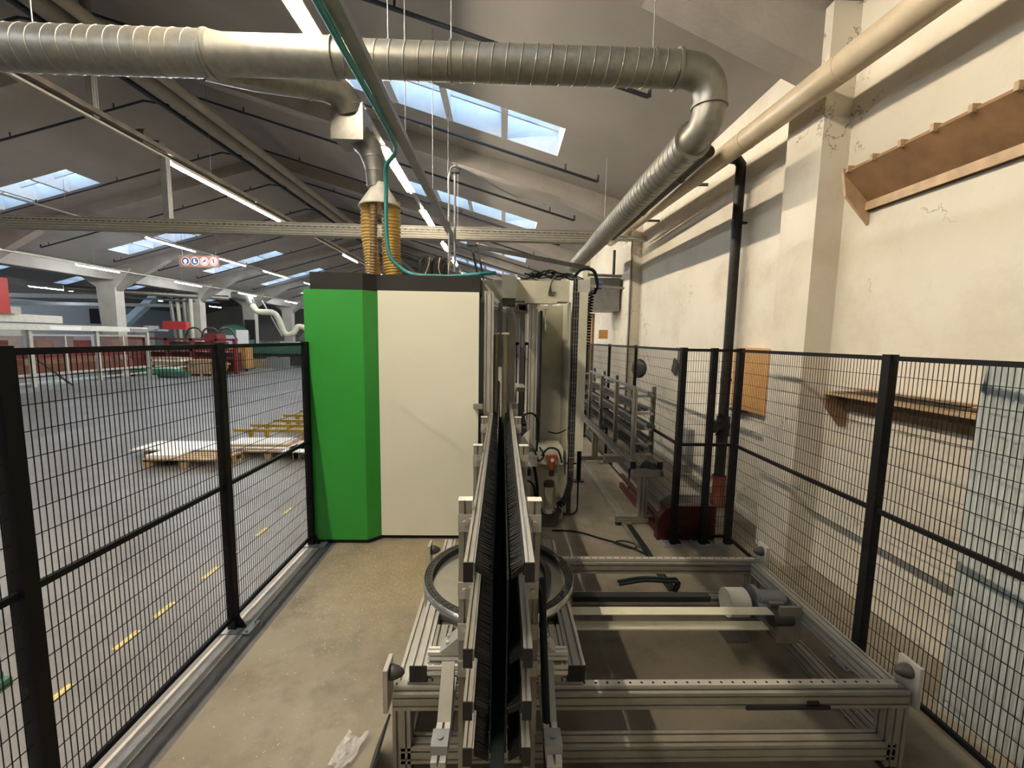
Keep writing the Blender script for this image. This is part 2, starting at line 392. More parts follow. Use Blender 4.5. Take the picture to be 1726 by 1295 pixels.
# ------------------------------------------------------------------ fluorescent rows
def lamp(x, y, z, ln, warm, lab, grp, w=35, far=False):
    t = thing('fluorescent_light', lab, 'light', (x, y, z), grp)
    b_ = MB(); k = 1.25 if warm else 1
    poly = [(-.09*k, .01), (-.03, .06), (.03, .06), (.09*k, .01), (.08*k, .01), (.03, .045), (-.03, .045), (-.08*k, .01)]
    b_.prism(poly, (x, y, z), (x, y+ln, z)); b_.build('housing', 'warm_reflector' if warm else 'white_steel', t)
    MB().cyl((x, y+.03, z-.005), (x, y+ln-.03, z-.005), .016, 10).build('tube', 'tube_warm' if warm else ('tube_far' if far else 'tube_cool'), t)
    return t
def trunk(x, z, y0, y1, lab, dark=True):
    t = thing('lighting_trunk_rail', lab, 'cable rail', (x, y0, z))
    MB().prism([(-.04, .06), (-.04, .10), (.04, .10), (.04, .06)], (x, y0, z), (x, y1, z)).build('rail', 'alu', t)
    if dark:
        MB().prism([(-.15, .13), (.15, .13), (.15, .22), (.14, .22), (.14, .14), (-.14, .14), (-.14, .22), (-.15, .22)], (x, y0, z), (x, y1, z)).build('cable_tray', 'dark_rust', t)
        for k in range(5):
            p = [(x-.1+.05*k+random.uniform(-.03, .03), y0+(y1-y0)*i/60, z+.19+random.uniform(-.015, .03)) for i in range(61)]
            MB().tube(p, .018, 6).build('cable', 'dark_steel', t)
    for k in range(int((y1-y0)/5)):
        yy = y0+2+5*k; MB().cyl((x, yy, z+.1), (x, yy, zroof(x)), .006, 6).build('hanger_wire', 'grey_steel', t)
    return t
P1 = 66
row1 = [(-1.8, 1.5, ''), (-.28, 1.5, ''), (1.24, 1.5, ''), (2.76, 1.5, ''), (4.28, 1.5, ''), (5.8, 1.5, 'f'), (8.7, 1.25, 'g'), (9.98, 1.25, 'g'), (12.7, 2.0, 'h'), (16.9, 1.5, 'i'), (20.5, 1.5, ''), (25, 1.5, ''), (30, 1.5, ''), (36, 1.5, ''), (42, 1.5, ''), (48, 1.5, '')]  # first lamp is added unseen behind the viewer to brighten the enclosure front
L1 = {5.8: 'warm strip light at the picture top, cut off above the big horizontal duct', 8.7: 'bright warm strip light beside the extraction hood pipe, nearer of two touching end to end', 9.98: 'bright warm strip light farther of two touching end to end by the hood', 12.7: 'warm strip light just above the crossing aluminium beam', 16.9: 'warm strip light just past the crossing beam above the pump motors'}
for y, ln, _ in row1:
    lamp(-2.36, y, 5.9, ln, True, L1.get(y, 'warm strip light further along the row over the machining centre' if y > 18 else 'warm strip light overhead, where the row is carried on unseen behind the viewer'), 'far lights in the row over the machine' if y > 18 else ('lights overhead behind the viewer' if y < 5 else None), P1)
trunk(-2.36, 5.9, -7.5, 50, 'narrow lighting rail carrying the warm strip lights over the machine', False)
row2 = [(-5, 1.5), (-2, 1.5), (1.5, 1.5), (9.7, 1.5), (11.23, 1.5), (12.76, 1.5), (19.7, 1.8), (25, 1.5), (30, 1.5), (36, 1.5), (42, 1.5)]
L2 = {9.7: 'bright tube light hung beside the square post, nearest of the three in line', 11.23: 'bright tube light between two others in line along the dusty cable rail', 12.76: 'bright tube light farthest of the three in line, above the crossing beam', 19.7: 'bright tube light seen just left of the amber hoses'}
for y, ln in row2:
    lamp(-7.2, y, 5.88, ln, False, L2.get(y, 'small bright tube light far down the dusty cable rail' if y > 20 else 'tube light on the dusty cable rail behind the viewer'), 'far lights on the dusty cable rail' if y > 20 else ('cable rail lights behind the viewer' if y < 3 else None), 60)
trunk(-7.2, 5.88, -6, 46, 'dusty light rail with loose dark cables and the bright tube lights')
for y in (17, 20.7, 25, 30, 36): lamp(-13.7, y, 5.88, 2.6, False, 'tube light under the thin rail crossing the left roof slope near the pictogram board', 'tube lights on the rail by the pictogram board', 60)
trunk(-13.7, 5.88, 2, 46, 'thin light rail passing the pictogram board on the left roof slope', False)
for y in (13.5, 18.2, 23.5, 29, 35, 42): lamp(-17.6, y, 5.0, 2.0, False, 'tube light on the rail in front of the concrete columns', 'tube lights before the concrete columns', 65, True)
trunk(-17.6, 5.0, 2, 46, 'light rail running just before the row of concrete columns', False)
trunk(-35.5, 5.6, 8, 46, 'second light rail added deep in the dim bay near its far wall', False)
for y in (12, 17, 22, 27, 33, 40): lamp(-35.5, y, 5.6, 1.6, False, 'tube light added deep in the dim bay to brighten its far wall', 'added far wall tube lights', 40)  # row added to brighten the far wall of the dim bay
trunk(-27, 4.8, 8, 46, 'light rail in the dim bay beyond the concrete columns', False)
for y in (14, 20, 26, 33, 40): lamp(-27, y, 4.8, 1.6, False, 'tube light in the dim bay beyond the concrete columns', 'tube lights in the dim bay', 40)

# ------------------------------------------------------------------ wire fences
def fence_panel(parent, a, c, up=True, first=True):
    a = V(a); c = V(c); d = (c-a); L_ = d.length; d.normalize()
    for z in (.10, 1.14, 2.165): MB().bar((a.x, a.y, z), (c.x, c.y, z), .024, .03).build('panel_rail', 'black_steel', parent)
    mb = MB(); n = round(L_/.028)
    for i in range(1, n):
        p = a+d*(L_*i/n); mb.bar((p.x, p.y, .1), (p.x, p.y, 2.165), 0.0031, .0031, (d.x, d.y, 0))
    s = V((-d.y, d.x, 0))*.0042
    for i in range(1, 18):
        z = .1+2.065*i/18; mb.bar((a.x+s.x, a.y+s.y, z), (c.x+s.x, c.y+s.y, z), .0036)
    mb.build('wire_mesh', 'black_steel', parent)
def fence_post(parent, x, y, w=.06, foot=(0, 0)):
    mb = MB(); mb.bx(x-w/2, x+w/2, y-w/2, y+w/2, .01, 2.19)
    o = mb.build('post', 'black_steel', parent)
    f = MB().box((x+foot[0], y+foot[1], .008), (.25, .15, .012))
    for sx in (-.1, .1):
        for sy in (-.055, .055): f.cyl((x+foot[0]+sx, y+foot[1]+sy, .01), (x+foot[0]+sx, y+foot[1]+sy, .03), .009, 8)
    f.build('base_plate', 'grey_steel', o)
    b_ = MB(); b_.add([(x+w/2, y-.01, .015), (x+w/2, y+.01, .015), (x+w/2+.06, y-.01, .015), (x+w/2+.06, y+.01, .015), (x+w/2, y-.01, .12), (x+w/2, y+.01, .12)], [(0, 2, 4), (1, 5, 3), (2, 3, 5, 4), (0, 4, 5, 1), (0, 1, 3, 2)])
    b_.build('gusset', 'black_steel', o)
LF = thing('wire_fence', 'black wire safety fence between the hall floor and the cream and green machine', 'fence', (-2.03, 2.4, 0))
ly = [.40, 1.75, 3.07, 4.40]
for y in ly: fence_post(LF, -2.03, y, foot=(.03, 0))
for i in range(3): fence_panel(LF, (-2.03, ly[i]+.03, 0), (-2.03, ly[i+1]-.03, 0))
RF = thing('wire_fence', 'black wire safety fence before the cream wall, turning a corner by the drainpipe', 'fence', (2.54, 2.7, 0))
ry = [.95, 2.70, 4.44]
for y in ry: fence_post(RF, 2.54, y, foot=(-.02, 0))
for i in range(2): fence_panel(RF, (2.54, ry[i]+.03, 0), (2.54, ry[i+1]-.03, 0))
fence_post(RF, 2.26, 4.44); fence_post(RF, 1.93, 4.44)
fence_panel(RF, (2.51, 4.44, 0), (2.29, 4.44, 0)); fence_panel(RF, (2.23, 4.44, 0), (1.96, 4.44, 0))
BF = thing('wire_fence', 'black wire fence running away along the cream wall behind the bar rack', 'fence', (1.93, 7, 0))
by = [4.50, 6.05, 7.55, 9.55]
for y in by[1:]: fence_post(BF, 1.93, y, .04)
for i in range(3): fence_panel(BF, (1.93, by[i]+.02, 0), (1.93, by[i+1]-.02, 0))
FG = thing('gate_post', 'black double fence post behind the machine beside the cable chain', 'post', (1.25, 6.6, 0))
MB().bx(1.22, 1.28, 6.5, 6.56, .02, 2.2).build('post', 'black_steel', FG); MB().bx(1.18, 1.21, 6.9, 6.96, .1, 2.1).build('gate_stile', 'black_steel', FG)
g_ = MB()
for i in range(8): g_.bar((.93+.035*i, 6.5, .3), (.93+.035*i, 6.5, .55), .005)
g_.bar((.92, 6.5, .3), (1.2, 6.5, .3), .02); g_.bar((.92, 6.5, .55), (1.2, 6.5, .55), .01); g_.build('wire_mesh', 'black_steel', FG)
MB().box((1.25, 6.53, .01), (.16, .12, .02)).build('base_plate', 'dark_steel', FG)

# ------------------------------------------------------------------ cabinet (green and cream enclosure)
CB = thing('machine_enclosure', 'tall green and cream sheet-metal machine enclosure with charcoal top', 'machine', (-1.2, 5, 0))
def panel_poly(pts, z0, z1):   # closed footprint extrusion
    b_ = MB(); n = len(pts)
    vs = [(x, y, z0) for x, y in pts]+[(x, y, z1) for x, y in pts]
    b_.add(vs, [(k, (k+1) % n, n+(k+1) % n, n+k) for k in range(n)]+[tuple(range(n-1, -1, -1)), tuple(range(n, 2*n))]); return b_
panel_poly([(-2.02, 4.45), (-1.44, 4.45), (-1.30, 4.57), (-.27, 4.57), (-.27, 6.6), (-2.02, 6.6)], 0.0, .05).build('plinth', 'charcoal', CB)
panel_poly([(-2.037, 4.42), (-1.437, 4.42), (-1.437, 4.45), (-2.007, 4.45), (-2.007, 6.6), (-2.037, 6.6)], .05, 2.725).build('green_panel', 'green', CB)['label'] = 'green front panel'
panel_poly([(-1.437, 4.42), (-1.317, 4.53), (-1.317, 4.56), (-1.437, 4.45)], .05, 2.725).build('corner_panel', 'green', CB)['label'] = 'green chamfered corner panel'
panel_poly([(-1.315, 4.53), (-.25, 4.53), (-.25, 4.57), (-1.315, 4.57)], .05, 2.735).build('front_panel', 'cream', CB)['label'] = 'cream front panel'
panel_poly([(-.29, 4.58), (-.26, 4.58), (-.26, 6.6), (-.29, 6.6)], .05, 2.73).build('side_panel', 'grey_steel', CB)
panel_poly([(-1.99, 4.47), (-1.45, 4.47), (-1.335, 4.575), (-.24, 4.575), (-.24, 6.6), (-1.99, 6.6)], 2.726, 2.905).build('top_fascia', 'charcoal', CB)
# pump motors on top
PM = thing('pump_motor', 'black pump with wires standing on top of the enclosure', 'motor', (-.8, 5.2, 2.905))
MB().bx(-1.02, -.66, 5.1, 5.4, 2.905, 2.98).build('base', 'alu_dark', PM)
for k, xx in enumerate((-.93, -.76)):
    h = MB().bx(xx-.07, xx+.07, 5.12, 5.36, 2.98, 3.14); h.bx(xx-.05, xx+.03, 5.16, 5.3, 3.14, 3.22)
    for i in range(5): h.bx(xx-.075, xx+.075, 5.13+.045*i, 5.145+.045*i, 2.98, 3.17)
    h.build('housing', 'black_plastic', PM)
for k in range(6):
    a = V((-.97+.06*k, 5.13, 3.12)); MB().tube(smoothpath([a, a+V((.05, -.06, .06)), a+V((.02+.03*random.random(), -.08, -.06)), (a.x+random.uniform(-.05, .1), 5.05, 2.92)], 6), .006, 6).build('wire', 'brass' if k % 2 else 'rubber', PM)
HT = MB().tube(smoothpath([(-1.30, 5.02, 2.925), (-.95, 4.9, 2.935), (-.6, 4.85, 2.94), (-.2, 4.8, 2.97), (-.08, 4.8, 2.98)], 6), .02, 8).build('air_hose', 'teal'); tag(HT, 'teal air hose lying across the charcoal top of the enclosure', 'hose')

# ------------------------------------------------------------------ extraction: ducts, hood, hoses
def helix(c0, c1, r, pitch, wire=.007, n=20):
    c0 = V(c0); c1 = V(c1); d = c1-c0; L_ = d.length; s, u = frame_of(d); turns = L_/pitch; m_ = int(turns*n)
    return [c0+d*(i/m_)+(s*math.cos(2*math.pi*turns*i/m_)+u*math.sin(2*math.pi*turns*i/m_))*r for i in range(m_+1)]
def hring(mb, c, d, r, w=.02): 
    c = V(c); d = V(d).normalized(); mb.cyl(c-d*w/2, c+d*w/2, r, 32)
DU = thing('spiral_duct', 'large galvanised spiral duct crossing overhead and bending down along the right wall', 'duct', (-1, 4.15, 4.75))
DZ, DY = 4.755, 4.15
b_ = MB(); b_.tube([(-8, DY, DZ), (-2.6, DY, DZ)], .182, 32); b_.tube(helix((-8, DY, DZ), (-2.65, DY, DZ), .183, .13), .006, 6); b_.build('wide_run', 'galv', DU)
b_ = MB(); b_.tube([(-2.6, DY, DZ), (-2.5, DY, DZ), (-1.55, DY, DZ)], lambda t: .182 if t < .1 else .165, 32); b_.build('branch_piece', 'galv', DU)
b_ = MB(); b_.tube([(-1.55, DY, DZ), (1.56, DY, DZ)], .152, 32); b_.tube(helix((-1.55, DY, DZ), (1.56, DY, DZ), .153, .13), .0065, 6); b_.build('cross_run', 'galv', DU)
b_ = MB(); path = [V((1.56, DY, DZ))]+arc((1.62, DY, DZ), (1.93, DY, DZ), (1.925, 4.19, 4.48), 12)+arc((1.925, 4.195, 4.44), (1.925, 4.22, 4.27), (1.86, 4.38, 4.235), 10)+[V((1.86, 4.42, 4.235))]
b_.tube(path, .148, 32); b_.build('elbow', 'galv', DU)
b_ = MB(); b_.tube([(1.86, 4.35, 4.235), (1.94, 11.8, 4.26)], .165, 32); b_.tube(helix((1.86, 4.4, 4.235), (1.94, 11.8, 4.26), .166, .13), .007, 6); b_.build('wall_run', 'galv', DU)
for c, d, r in (((-2.65, DY, DZ), (1, 0, 0), .195), ((-1.55, DY, DZ), (1, 0, 0), .172), ((-.5, DY, DZ), (1, 0, 0), .166), ((1.35, DY, DZ), (1, 0, 0), .162), ((1.58, DY, DZ), (1, 0, 0), .172), ((1.925, 4.19, 4.46), (0, .05, -1), .165), ((1.86, 4.36, 4.235), (0, 1, 0), .185), ((1.90, 8.2, 4.25), (0, 1, 0), .172)):
    b_ = MB(); hring(b_, c, d, r, .02); b_.build('clamp_ring', 'galv', DU)
for x, y in ((-.5, DY), (1.35, DY), (-1.07, DY), (-4.2, DY)):
    MB().cyl((x, y, DZ+.15), (x, y, zroof(x)), .005, 6).build('hanger_wire', 'grey_steel', DU)
MB().cyl((1.90, 8.2, 4.4), (1.90, 8.2, zroof(1.90)), .006, 6).build('hanger_wire', 'grey_steel', DU)
BD = thing('extraction_duct', 'galvanised branch duct with elbow, damper box and flared hood over the enclosure', 'duct', (-1.6, 5.3, 4))
b_ = MB(); b_.tube([(-2.75, 4.17, 4.72), (-2.45, 4.42, 4.77), (-2.07, 4.78, 4.90)], .16, 28); b_.build('sloping_run', 'galv', BD)
b_ = MB(); b_.tube([V((-2.12, 4.73, 4.885))]+arc((-2.05, 4.8, 4.905), (-1.80, 5.05, 5.01), (-1.77, 5.16, 4.80), 12), .16, 28); b_.build('elbow', 'galv', BD)
b_ = MB(); hring(b_, (-2.07, 4.78, 4.90), (.7, .7, .2), .17, .03); hring(b_, (-1.775, 5.14, 4.86), (.05, .25, -1), .172, .02); b_.build('clamp_ring', 'galv', BD)
b_ = MB().box((-1.78, 5.26, 4.66), (.33, .36, .36)); b_.box((-1.78, 5.07, 4.66), (.36, .02, .39)); b_.build('damper_box', 'galv', BD)
b_ = MB(); b_.tube([(-1.72, 5.3, 4.60), (-1.60, 5.3, 4.46), (-1.55, 5.3, 4.32), (-1.53, 5.3, 4.2), (-1.53, 5.3, 4.02)], lambda t: .15-.04*t, 24); hring(b_, (-1.53, 5.3, 4.2), (0, 0, 1), .125); hring(b_, (-1.56, 5.3, 4.35), (-.2, 0, 1), .135); b_.build('down_pipe', 'galv', BD)
b_ = MB(); b_.lathe([(.10, .28), (.11, .22), (.245, .02), (.25, 0), (.24, 0), (.10, .2)], (-1.49, 5.3, 3.79), (0, 0, 1), 32); b_.build('hood', 'ivory', BD)
def ribhose(name, path, r, mt, lab, wire=.009):
    P = smoothpath(path, 50); m_ = MB()
    m_.tube(P, lambda t: r*(1+.09*math.sin(t*2*math.pi*26)), 20)
    o = m_.build(name, mt); return tag(o, lab, 'hose')
ribhose('ribbed_hose', [(-1.63, 5.3, 3.86), (-1.63, 5.3, 3.5), (-1.6, 5.3, 3.2), (-1.58, 5.3, 2.92)], .085, 'hose', 'amber ribbed hose dropping from the hood, left one of the pair')
ribhose('ribbed_hose', [(-1.36, 5.3, 3.86), (-1.36, 5.3, 3.5), (-1.36, 5.3, 3.2), (-1.33, 5.3, 2.92)], .105, 'hose', 'wider amber ribbed hose dropping from the hood behind the teal hose')
ribhose('ribbed_hose', [(-1.52, 5.14, 3.84), (-1.52, 5.12, 3.5), (-1.53, 5.12, 3.2), (-1.54, 5.12, 2.92)], .04, 'hose_dark', 'thin brown ribbed hose in front of the two amber hoses')
GT = thing('cable_tray', 'narrow metal cable tray running overhead towards the machine', 'cable tray', (-1.05, 5, 4.2))
MB().prism([(-.05, -.03), (.05, -.03), (.05, .03), (.04, .03), (.04, -.02), (-.04, -.02), (-.04, .03), (-.05, .03)], (-1.02, -1, 4.2), (-1.02, 9.6, 4.24)).build('tray', 'alu_dark', GT)
MB().tube([(-.99, -1, 4.2), (-.99, 9.6, 4.25)], .016, 8).build('conduit', 'grey_steel', GT)
for k in range(6): MB().cyl((-1.02, 1.2+1.7*k, 4.2), (-1.02, 1.2+1.7*k, zroof(-1.02)), .005, 6).build('hanger_wire', 'grey_steel', GT)
TH = MB().tube(smoothpath([(-1.09, -1, 4.17), (-1.09, 2.5, 4.16), (-1.09, 4.2, 4.17), (-1.15, 4.7, 4.2), (-1.30, 4.9, 4.12), (-1.33, 4.98, 3.9), (-1.34, 5.0, 3.5), (-1.31, 5.0, 3.2), (-1.2, 5.0, 3.06), (-1.02, 4.98, 2.97), (-.6, 4.95, 2.95), (-.22, 4.9, 2.96)], 10), .024, 10).build('air_hose', 'teal')
tag(TH, 'long teal hose hanging from the cable tray down to the enclosure top', 'hose')
# crossing aluminium beam and its posts
CBm = thing('crossing_beam', 'long aluminium beam crossing the hall overhead behind the hood', 'beam', (-5, 9.55, 4.5))
b_ = MB(); b_.slot((-17, 9.55, 4.60), (2.3, 9.55, 4.50), .22, .26, (0, 0, 1), .05); b_.build('profile_beam', 'alu', CBm)
b_ = MB()
for i in range(160): b_.box((-17+.12*i, 9.435, 4.645-.0006*i), (.04, .02, .016))
o = b_.build('slot_row', 'dark_steel', CBm)
MB().slot((-7.2, 9.55, 4.68), (-7.2, 9.55, 5.94), .12, .12).build('hanger_post', 'alu_dark', CBm)
MB().slot((2.3, 9.55, 4.5), (EX, 9.55, 4.5), .08, .10).build('wall_bracket', 'white_steel', CBm)
HP = thing('hanger_post', 'square steel post hanging from the ridge to the dusty light rail', 'post', (-7.2, 8.0, 6.0))
MB().slot((-7.2, 8.0, 6.0), (-7.2, 8.0, zroof(-7.2)), .11, .11).build('post', 'alu_dark', HP)
MB().box((-7.2, 8.0, zroof(-7.2)-.03), (.2, .2, .05)).build('top_plate', 'dark_steel', HP)
b_ = MB(); b_.bx(-7.3, -7.1, 8.9, 9.5, 5.98, 6.12); b_.cyl((-7.28, 9.05, 6.18), (-7.12, 9.05, 6.18), .11); b_.cyl((-7.28, 9.4, 6.14), (-7.12, 9.4, 6.14), .09); tag(b_.build('balancer_trolley', 'dark_steel', loc=(-7.2, 9.2, 5.98)), 'small dark trolley sitting on the light rail by the hanging post', 'trolley')
# hanging conduit pair near the machine
HC = thing('hanging_conduit', 'pair of thin grey conduits dropping from the roof to the machine', 'conduit', (-.85, 7.5, 3.5))
MB().tube(smoothpath([(.9, 9.5, 5.15), (.1, 9.4, 5.35), (-.75, 7.6, 5.15), (-.93, 7.5, 5.0), (-.94, 7.5, 4.5), (-.94, 7.5, 3.4)], 8), .018, 8).build('conduit', 'grey_steel', HC)
MB().tube([(-.85, 7.6, 5.2), (-.85, 7.6, 3.4)], .02, 8).build('conduit', 'grey_steel', HC)
MB().box((-.85, 7.6, 5.1), (.16, .08, .06)).build('clamp', 'dark_steel', HC)
HA = thing('swing_arm', 'dark slanted steel arm on a thin double post above the machine', 'arm', (-.55, 7.6, 3))
MB().bar((-.62, 7.5, 3.86), (1.5, 7.5, 3.5), .05, .07).build('arm', 'dark_steel', HA)
MB().bar((-.55, 7.5, 3.85), (-.35, 7.5, 2.9), .035).build('post', 'dark_steel', HA); MB().bar((-.45, 7.52, 3.85), (-.27, 7.52, 2.9), .03).build('post', 'dark_steel', HA)
MB().box((-.55, 7.5, 3.87), (.16, .1, .06)).build('bracket', 'dark_steel', HA)

# ------------------------------------------------------------------ roof pipework
SP = thing('sprinkler_main', 'dark sprinkler main pipe running along under the roof ridge', 'pipe', (-8.4, 8, 7.9))
MB().cyl((-8.45, -6, 7.86), (-8.45, 52, 7.86), .06, 14).build('pipe', 'darkpipe', SP)
for k in range(14): MB().cyl((-8.45, -4+4*k, 7.9), (-8.45, -4+4*k, zroof(-8.45)), .012, 6).build('hanger', 'darkpipe', SP)
def branch(y, side, lab, grp):
    xe = 1.85 if side > 0 else -17.9; off = .27
    def zz(x): return zroof(x)-off
    t = thing('sprinkler_pipe', lab, 'pipe', (RX, y, 7.9), grp)
    p = [V((-8.45, y, 7.95)), V((-8.45+side*.6, y, zz(-8.45+side*.6)))]+[V((xe+(side*-.02), y, zz(xe)))]+[V((xe, y, zz(xe))), V((xe, y, zz(xe)+.12))]
    MB().tube(p, .028, 8).build('pipe', 'darkpipe', t)
    for k in range(4):
        xx = RX+side*(1.6+2.6*k)
        MB().cyl((xx, y, zz(xx)), (xx, y, zz(xx)+.13), .018, 8).build('sprinkler_head', 'darkpipe', t)
ys = [.1, 2.95, 5.75, 8.7, 11.45, 14.4, 17.2, 20.3, 22.8, 25.6, 28.4, 31.2, 34, 37, 40]
L3 = {5.75: 'dark sprinkler branch on the right roof slope passing behind the big horizontal duct', 8.7: 'dark blue sprinkler branch just below the nearest skylight on the right slope', 11.45: 'dark sprinkler branch on the right slope between the nearest rafter and next skylight'}
for y in ys:
    branch(y, 1, L3.get(y, 'thin dark sprinkler branch far along the right roof slope' if y > 10 else 'dark sprinkler branch on the right slope above the viewer'), None if y in L3 else ('far sprinkler branches on the right slope' if y > 10 else 'sprinkler branches above the viewer'))
L4 = {11.45: 'dark sprinkler branch on the left slope nearest to the dusty light rail', 14.4: 'dark sprinkler branch on the left slope just beyond the nearest left skylight'}
for y in ys[3:]:
    branch(y, -1, L4.get(y, 'thin dark sprinkler branch along the left roof slope'), None if y in L4 else 'sprinkler branches on the left slope')
def longpipe(x, z, r, mt, name, lab):
    o = MB().cyl((x, -6, z), (x, 50, z), r, 16).build(name, mt, loc=(x, 0, z)); return tag(o, lab, 'pipe')
longpipe(-7.55, 7.55, .16, 'rafter', 'roof_pipe', 'thick greyish pipe running just right of the sprinkler main under the ridge')
longpipe(-6.95, 7.42, .11, 'rafter', 'roof_pipe', 'thinner beige pipe parallel to the thick pipe under the ridge')
# pipes along the right wall
BPt = MB(); BPt.cyl((2.70, -3, 4.22), (2.70, 10.9, 4.74), .115, 24)
for k in range(9): hring(BPt, (2.70, -.5+1.35*k, 4.22+.52*(2.5+1.35*k)/13.9), (0, 1, .037), .119, .012)
tag(BPt.build('rainwater_pipe', 'beigepipe', loc=(2.7, 3, 4.4)), 'fat beige pipe running high along the right wall in front of the pillars', 'pipe')
KP = thing('service_pipe', 'black service pipe tucked between the duct and the fat beige pipe', 'pipe', (2.35, 8, 4.5))
MB().cyl((2.42, 5.2, 4.50), (2.36, 9.3, 4.47), .07, 14).build('pipe', 'blackpipe', KP); MB().cyl((2.27, 5.3, 4.62), (2.25, 9.3, 4.62), .02, 8).build('conduit', 'dark_steel', KP)
for k in range(2): 
    b_ = MB(); hring(b_, (2.41-.022*k, 6+1.5*k, 4.495-.011*k), (0, 1, 0), .08, .03); b_.build('pipe_clamp', 'dark_steel', KP)
for k in range(2): MB().bar((2.1, 6.7+2*k, 4.66), (EX-.03, 6.7+2*k, 4.66), .03, .04).build('wall_bracket', 'dark_steel', KP)
DP = thing('drainpipe', 'black vertical drainpipe with orange-brown foot on the right wall', 'pipe', (3.05, 5.6, 0))
MB().tube([(2.86, 5.6, 4.60), (2.98, 5.6, 4.58), (3.03, 5.6, 4.52), (3.03, 5.6, 4.42), (3.03, 5.6, 1.2)], .062, 16).build('pipe', 'blackpipe', DP)
b_ = MB(); b_.cyl((3.03, 5.6, 1.25), (3.03, 5.6, .98), .085, 16); b_.cyl((3.03, 5.6, 1.12), (2.86, 5.52, 1.12), .07, 16); b_.cyl((2.87, 5.525, 1.12), (2.84, 5.51, 1.12), .085, 16); b_.cyl((3.03, 5.6, .98), (3.03, 5.6, .85), .075, 16); b_.build('inspection_tee', 'blackpipe', DP)
MB().cyl((3.03, 5.6, .85), (3.03, 5.6, .35), .07, 16).build('lower_pipe', 'blackpipe', DP)
b_ = MB(); b_.cyl((3.03, 5.6, .42), (3.03, 5.6, .12), .082, 16); b_.cyl((3.03, 5.6, .15), (3.0, 5.55, -.02), .095, 16); b_.cyl((3.03, 5.6, .42), (3.03, 5.6, .36), .092, 16); b_.build('foot', 'orange', DP)['label'] = 'orange-brown pipe foot'
for z in (3.8, 1.75):
    b_ = MB(); hring(b_, (3.03, 5.6, z), (0, 0, 1), .07, .03); b_.bx(3.03, EX-.002, 5.58, 5.62, z-.012, z+.012); b_.build('pipe_clamp', 'blackpipe', DP)
# conduit on far pillar
o = MB().tube([(2.92, 9.78, 4.5), (2.90, 9.76, 4.3), (2.93, 9.775, 4.0), (2.93, 9.775, .0)], .014, 6).build('conduit', 'dark_steel'); tag(o, 'thin dark conduit running down the far wall pillar', 'conduit')

# ------------------------------------------------------------------ things on the right wall
US = thing('wall_rack', 'long brown timber rack with pegs high on the right wall', 'shelf', (3.05, 3, 3.5))
MB().bx(3.13, EX, 1.1, 3.70, 3.40, 3.74).build('back_board', 'plydark', US)
b_ = MB(); b_.add([(3.13, 0.9, 3.47), (3.13, 3.70, 3.47), (2.90, 3.70, 3.70), (2.90, .9, 3.70), (3.13, .9, 3.50), (3.13, 3.7, 3.50), (2.91, 3.70, 3.725), (2.91, .9, 3.725)], [(0, 1, 2, 3), (7, 6, 5, 4), (3, 2, 6, 7), (1, 5, 6, 2), (0, 3, 7, 4)]); b_.build('sloping_shelf', 'plydark', US)
MB().bx(3.11, 3.15, .9, 3.70, 3.40, 3.47).build('front_lip', 'wood', US)
b_ = MB(); b_.add([(x, y, z) for y in (3.70, 3.725) for x, z in ((3.155, 3.50), (3.155, 3.28), (2.93, 3.52), (2.89, 3.74), (3.155, 3.74))], [(4, 3, 2, 1, 0), (5, 6, 7, 8, 9), (0, 1, 6, 5), (1, 2, 7, 6), (2, 3, 8, 7), (3, 4, 9, 8)]); b_.build('end_board', 'wood', US)
for k in range(12): MB().bx(2.875, 2.93, 1.05+.235*k, 1.075+.235*k, 3.69, 3.74).build('peg', 'wood', US)
LS = thing('wall_shelf', 'low wooden shelf of stacked thin strips on the right wall behind the fence', 'shelf', (3.05, 3, 1.8))
MB().bx(2.93, EX, 2.3, 3.76, 1.80, 1.825).build('shelf_board', 'wood', LS)
b_ = MB()
for k in range(7): b_.box((3.03+random.uniform(-.03, .03), 2.9+random.uniform(-.1, .1), 1.829+.008*k), (.17, 1.3-.1*k*random.random(), .007))
b_.build('strip_pile', 'wood', LS)
MB().bx(3.12, EX, 2.3, 3.74, 1.66, 1.80).build('rear_rail', 'plydark', LS)
for y in (3.72, 2.42):
    b_ = MB(); b_.add([(x, yy, z) for yy in (y, y+.025) for x, z in ((3.155, 1.80), (3.155, 1.50), (3.10, 1.50), (2.95, 1.68), (2.94, 1.80))], [(4, 3, 2, 1, 0), (5, 6, 7, 8, 9), (0, 1, 6, 5), (1, 2, 7, 6), (2, 3, 8, 7), (3, 4, 9, 8)]); b_.build('bracket', 'plydark', LS)
PB = thing('wall_cabinet', 'orange plywood cupboard on the wall beside the drainpipe', 'cupboard', (3.1, 5.1, 1.8))
MB().bx(3.06, EX, 4.72, 5.5, 1.40, 2.19).build('box', 'ply', PB); MB().bx(3.045, 3.06, 4.74, 5.48, 1.41, 2.18).build('door', 'ply', PB)
MB().bx(3.03, EX, 5.25, 5.50, 1.36, 1.39).build('ledge', 'dark_steel', PB)
CS = thing('corrugated_sheet', 'grey corrugated sheet standing upright before the right wall at the picture edge', 'sheet', (2.78, 2.2, 0))
b_ = MB(); p0 = V((2.74, 2.34)); p1 = V((2.86, 1.86)); n_ = 56; vs = []
dd = (p1-p0); nn = V((-dd.y, dd.x)).normalized()
for i in range(n_+1):
    q = p0+dd*(i/n_)+nn*(.012*math.cos(i*math.pi/2)); q2 = q+nn*.004
    vs += [(q.x, q.y, .0), (q.x, q.y, 2.14), (q2.x, q2.y, .0), (q2.x, q2.y, 2.14)]
fs = []
for i in range(n_):
    a = 4*i; fs += [(a, a+4, a+5, a+1), (a+2, a+3, a+7, a+6), (a+1, a+5, a+7, a+3)]
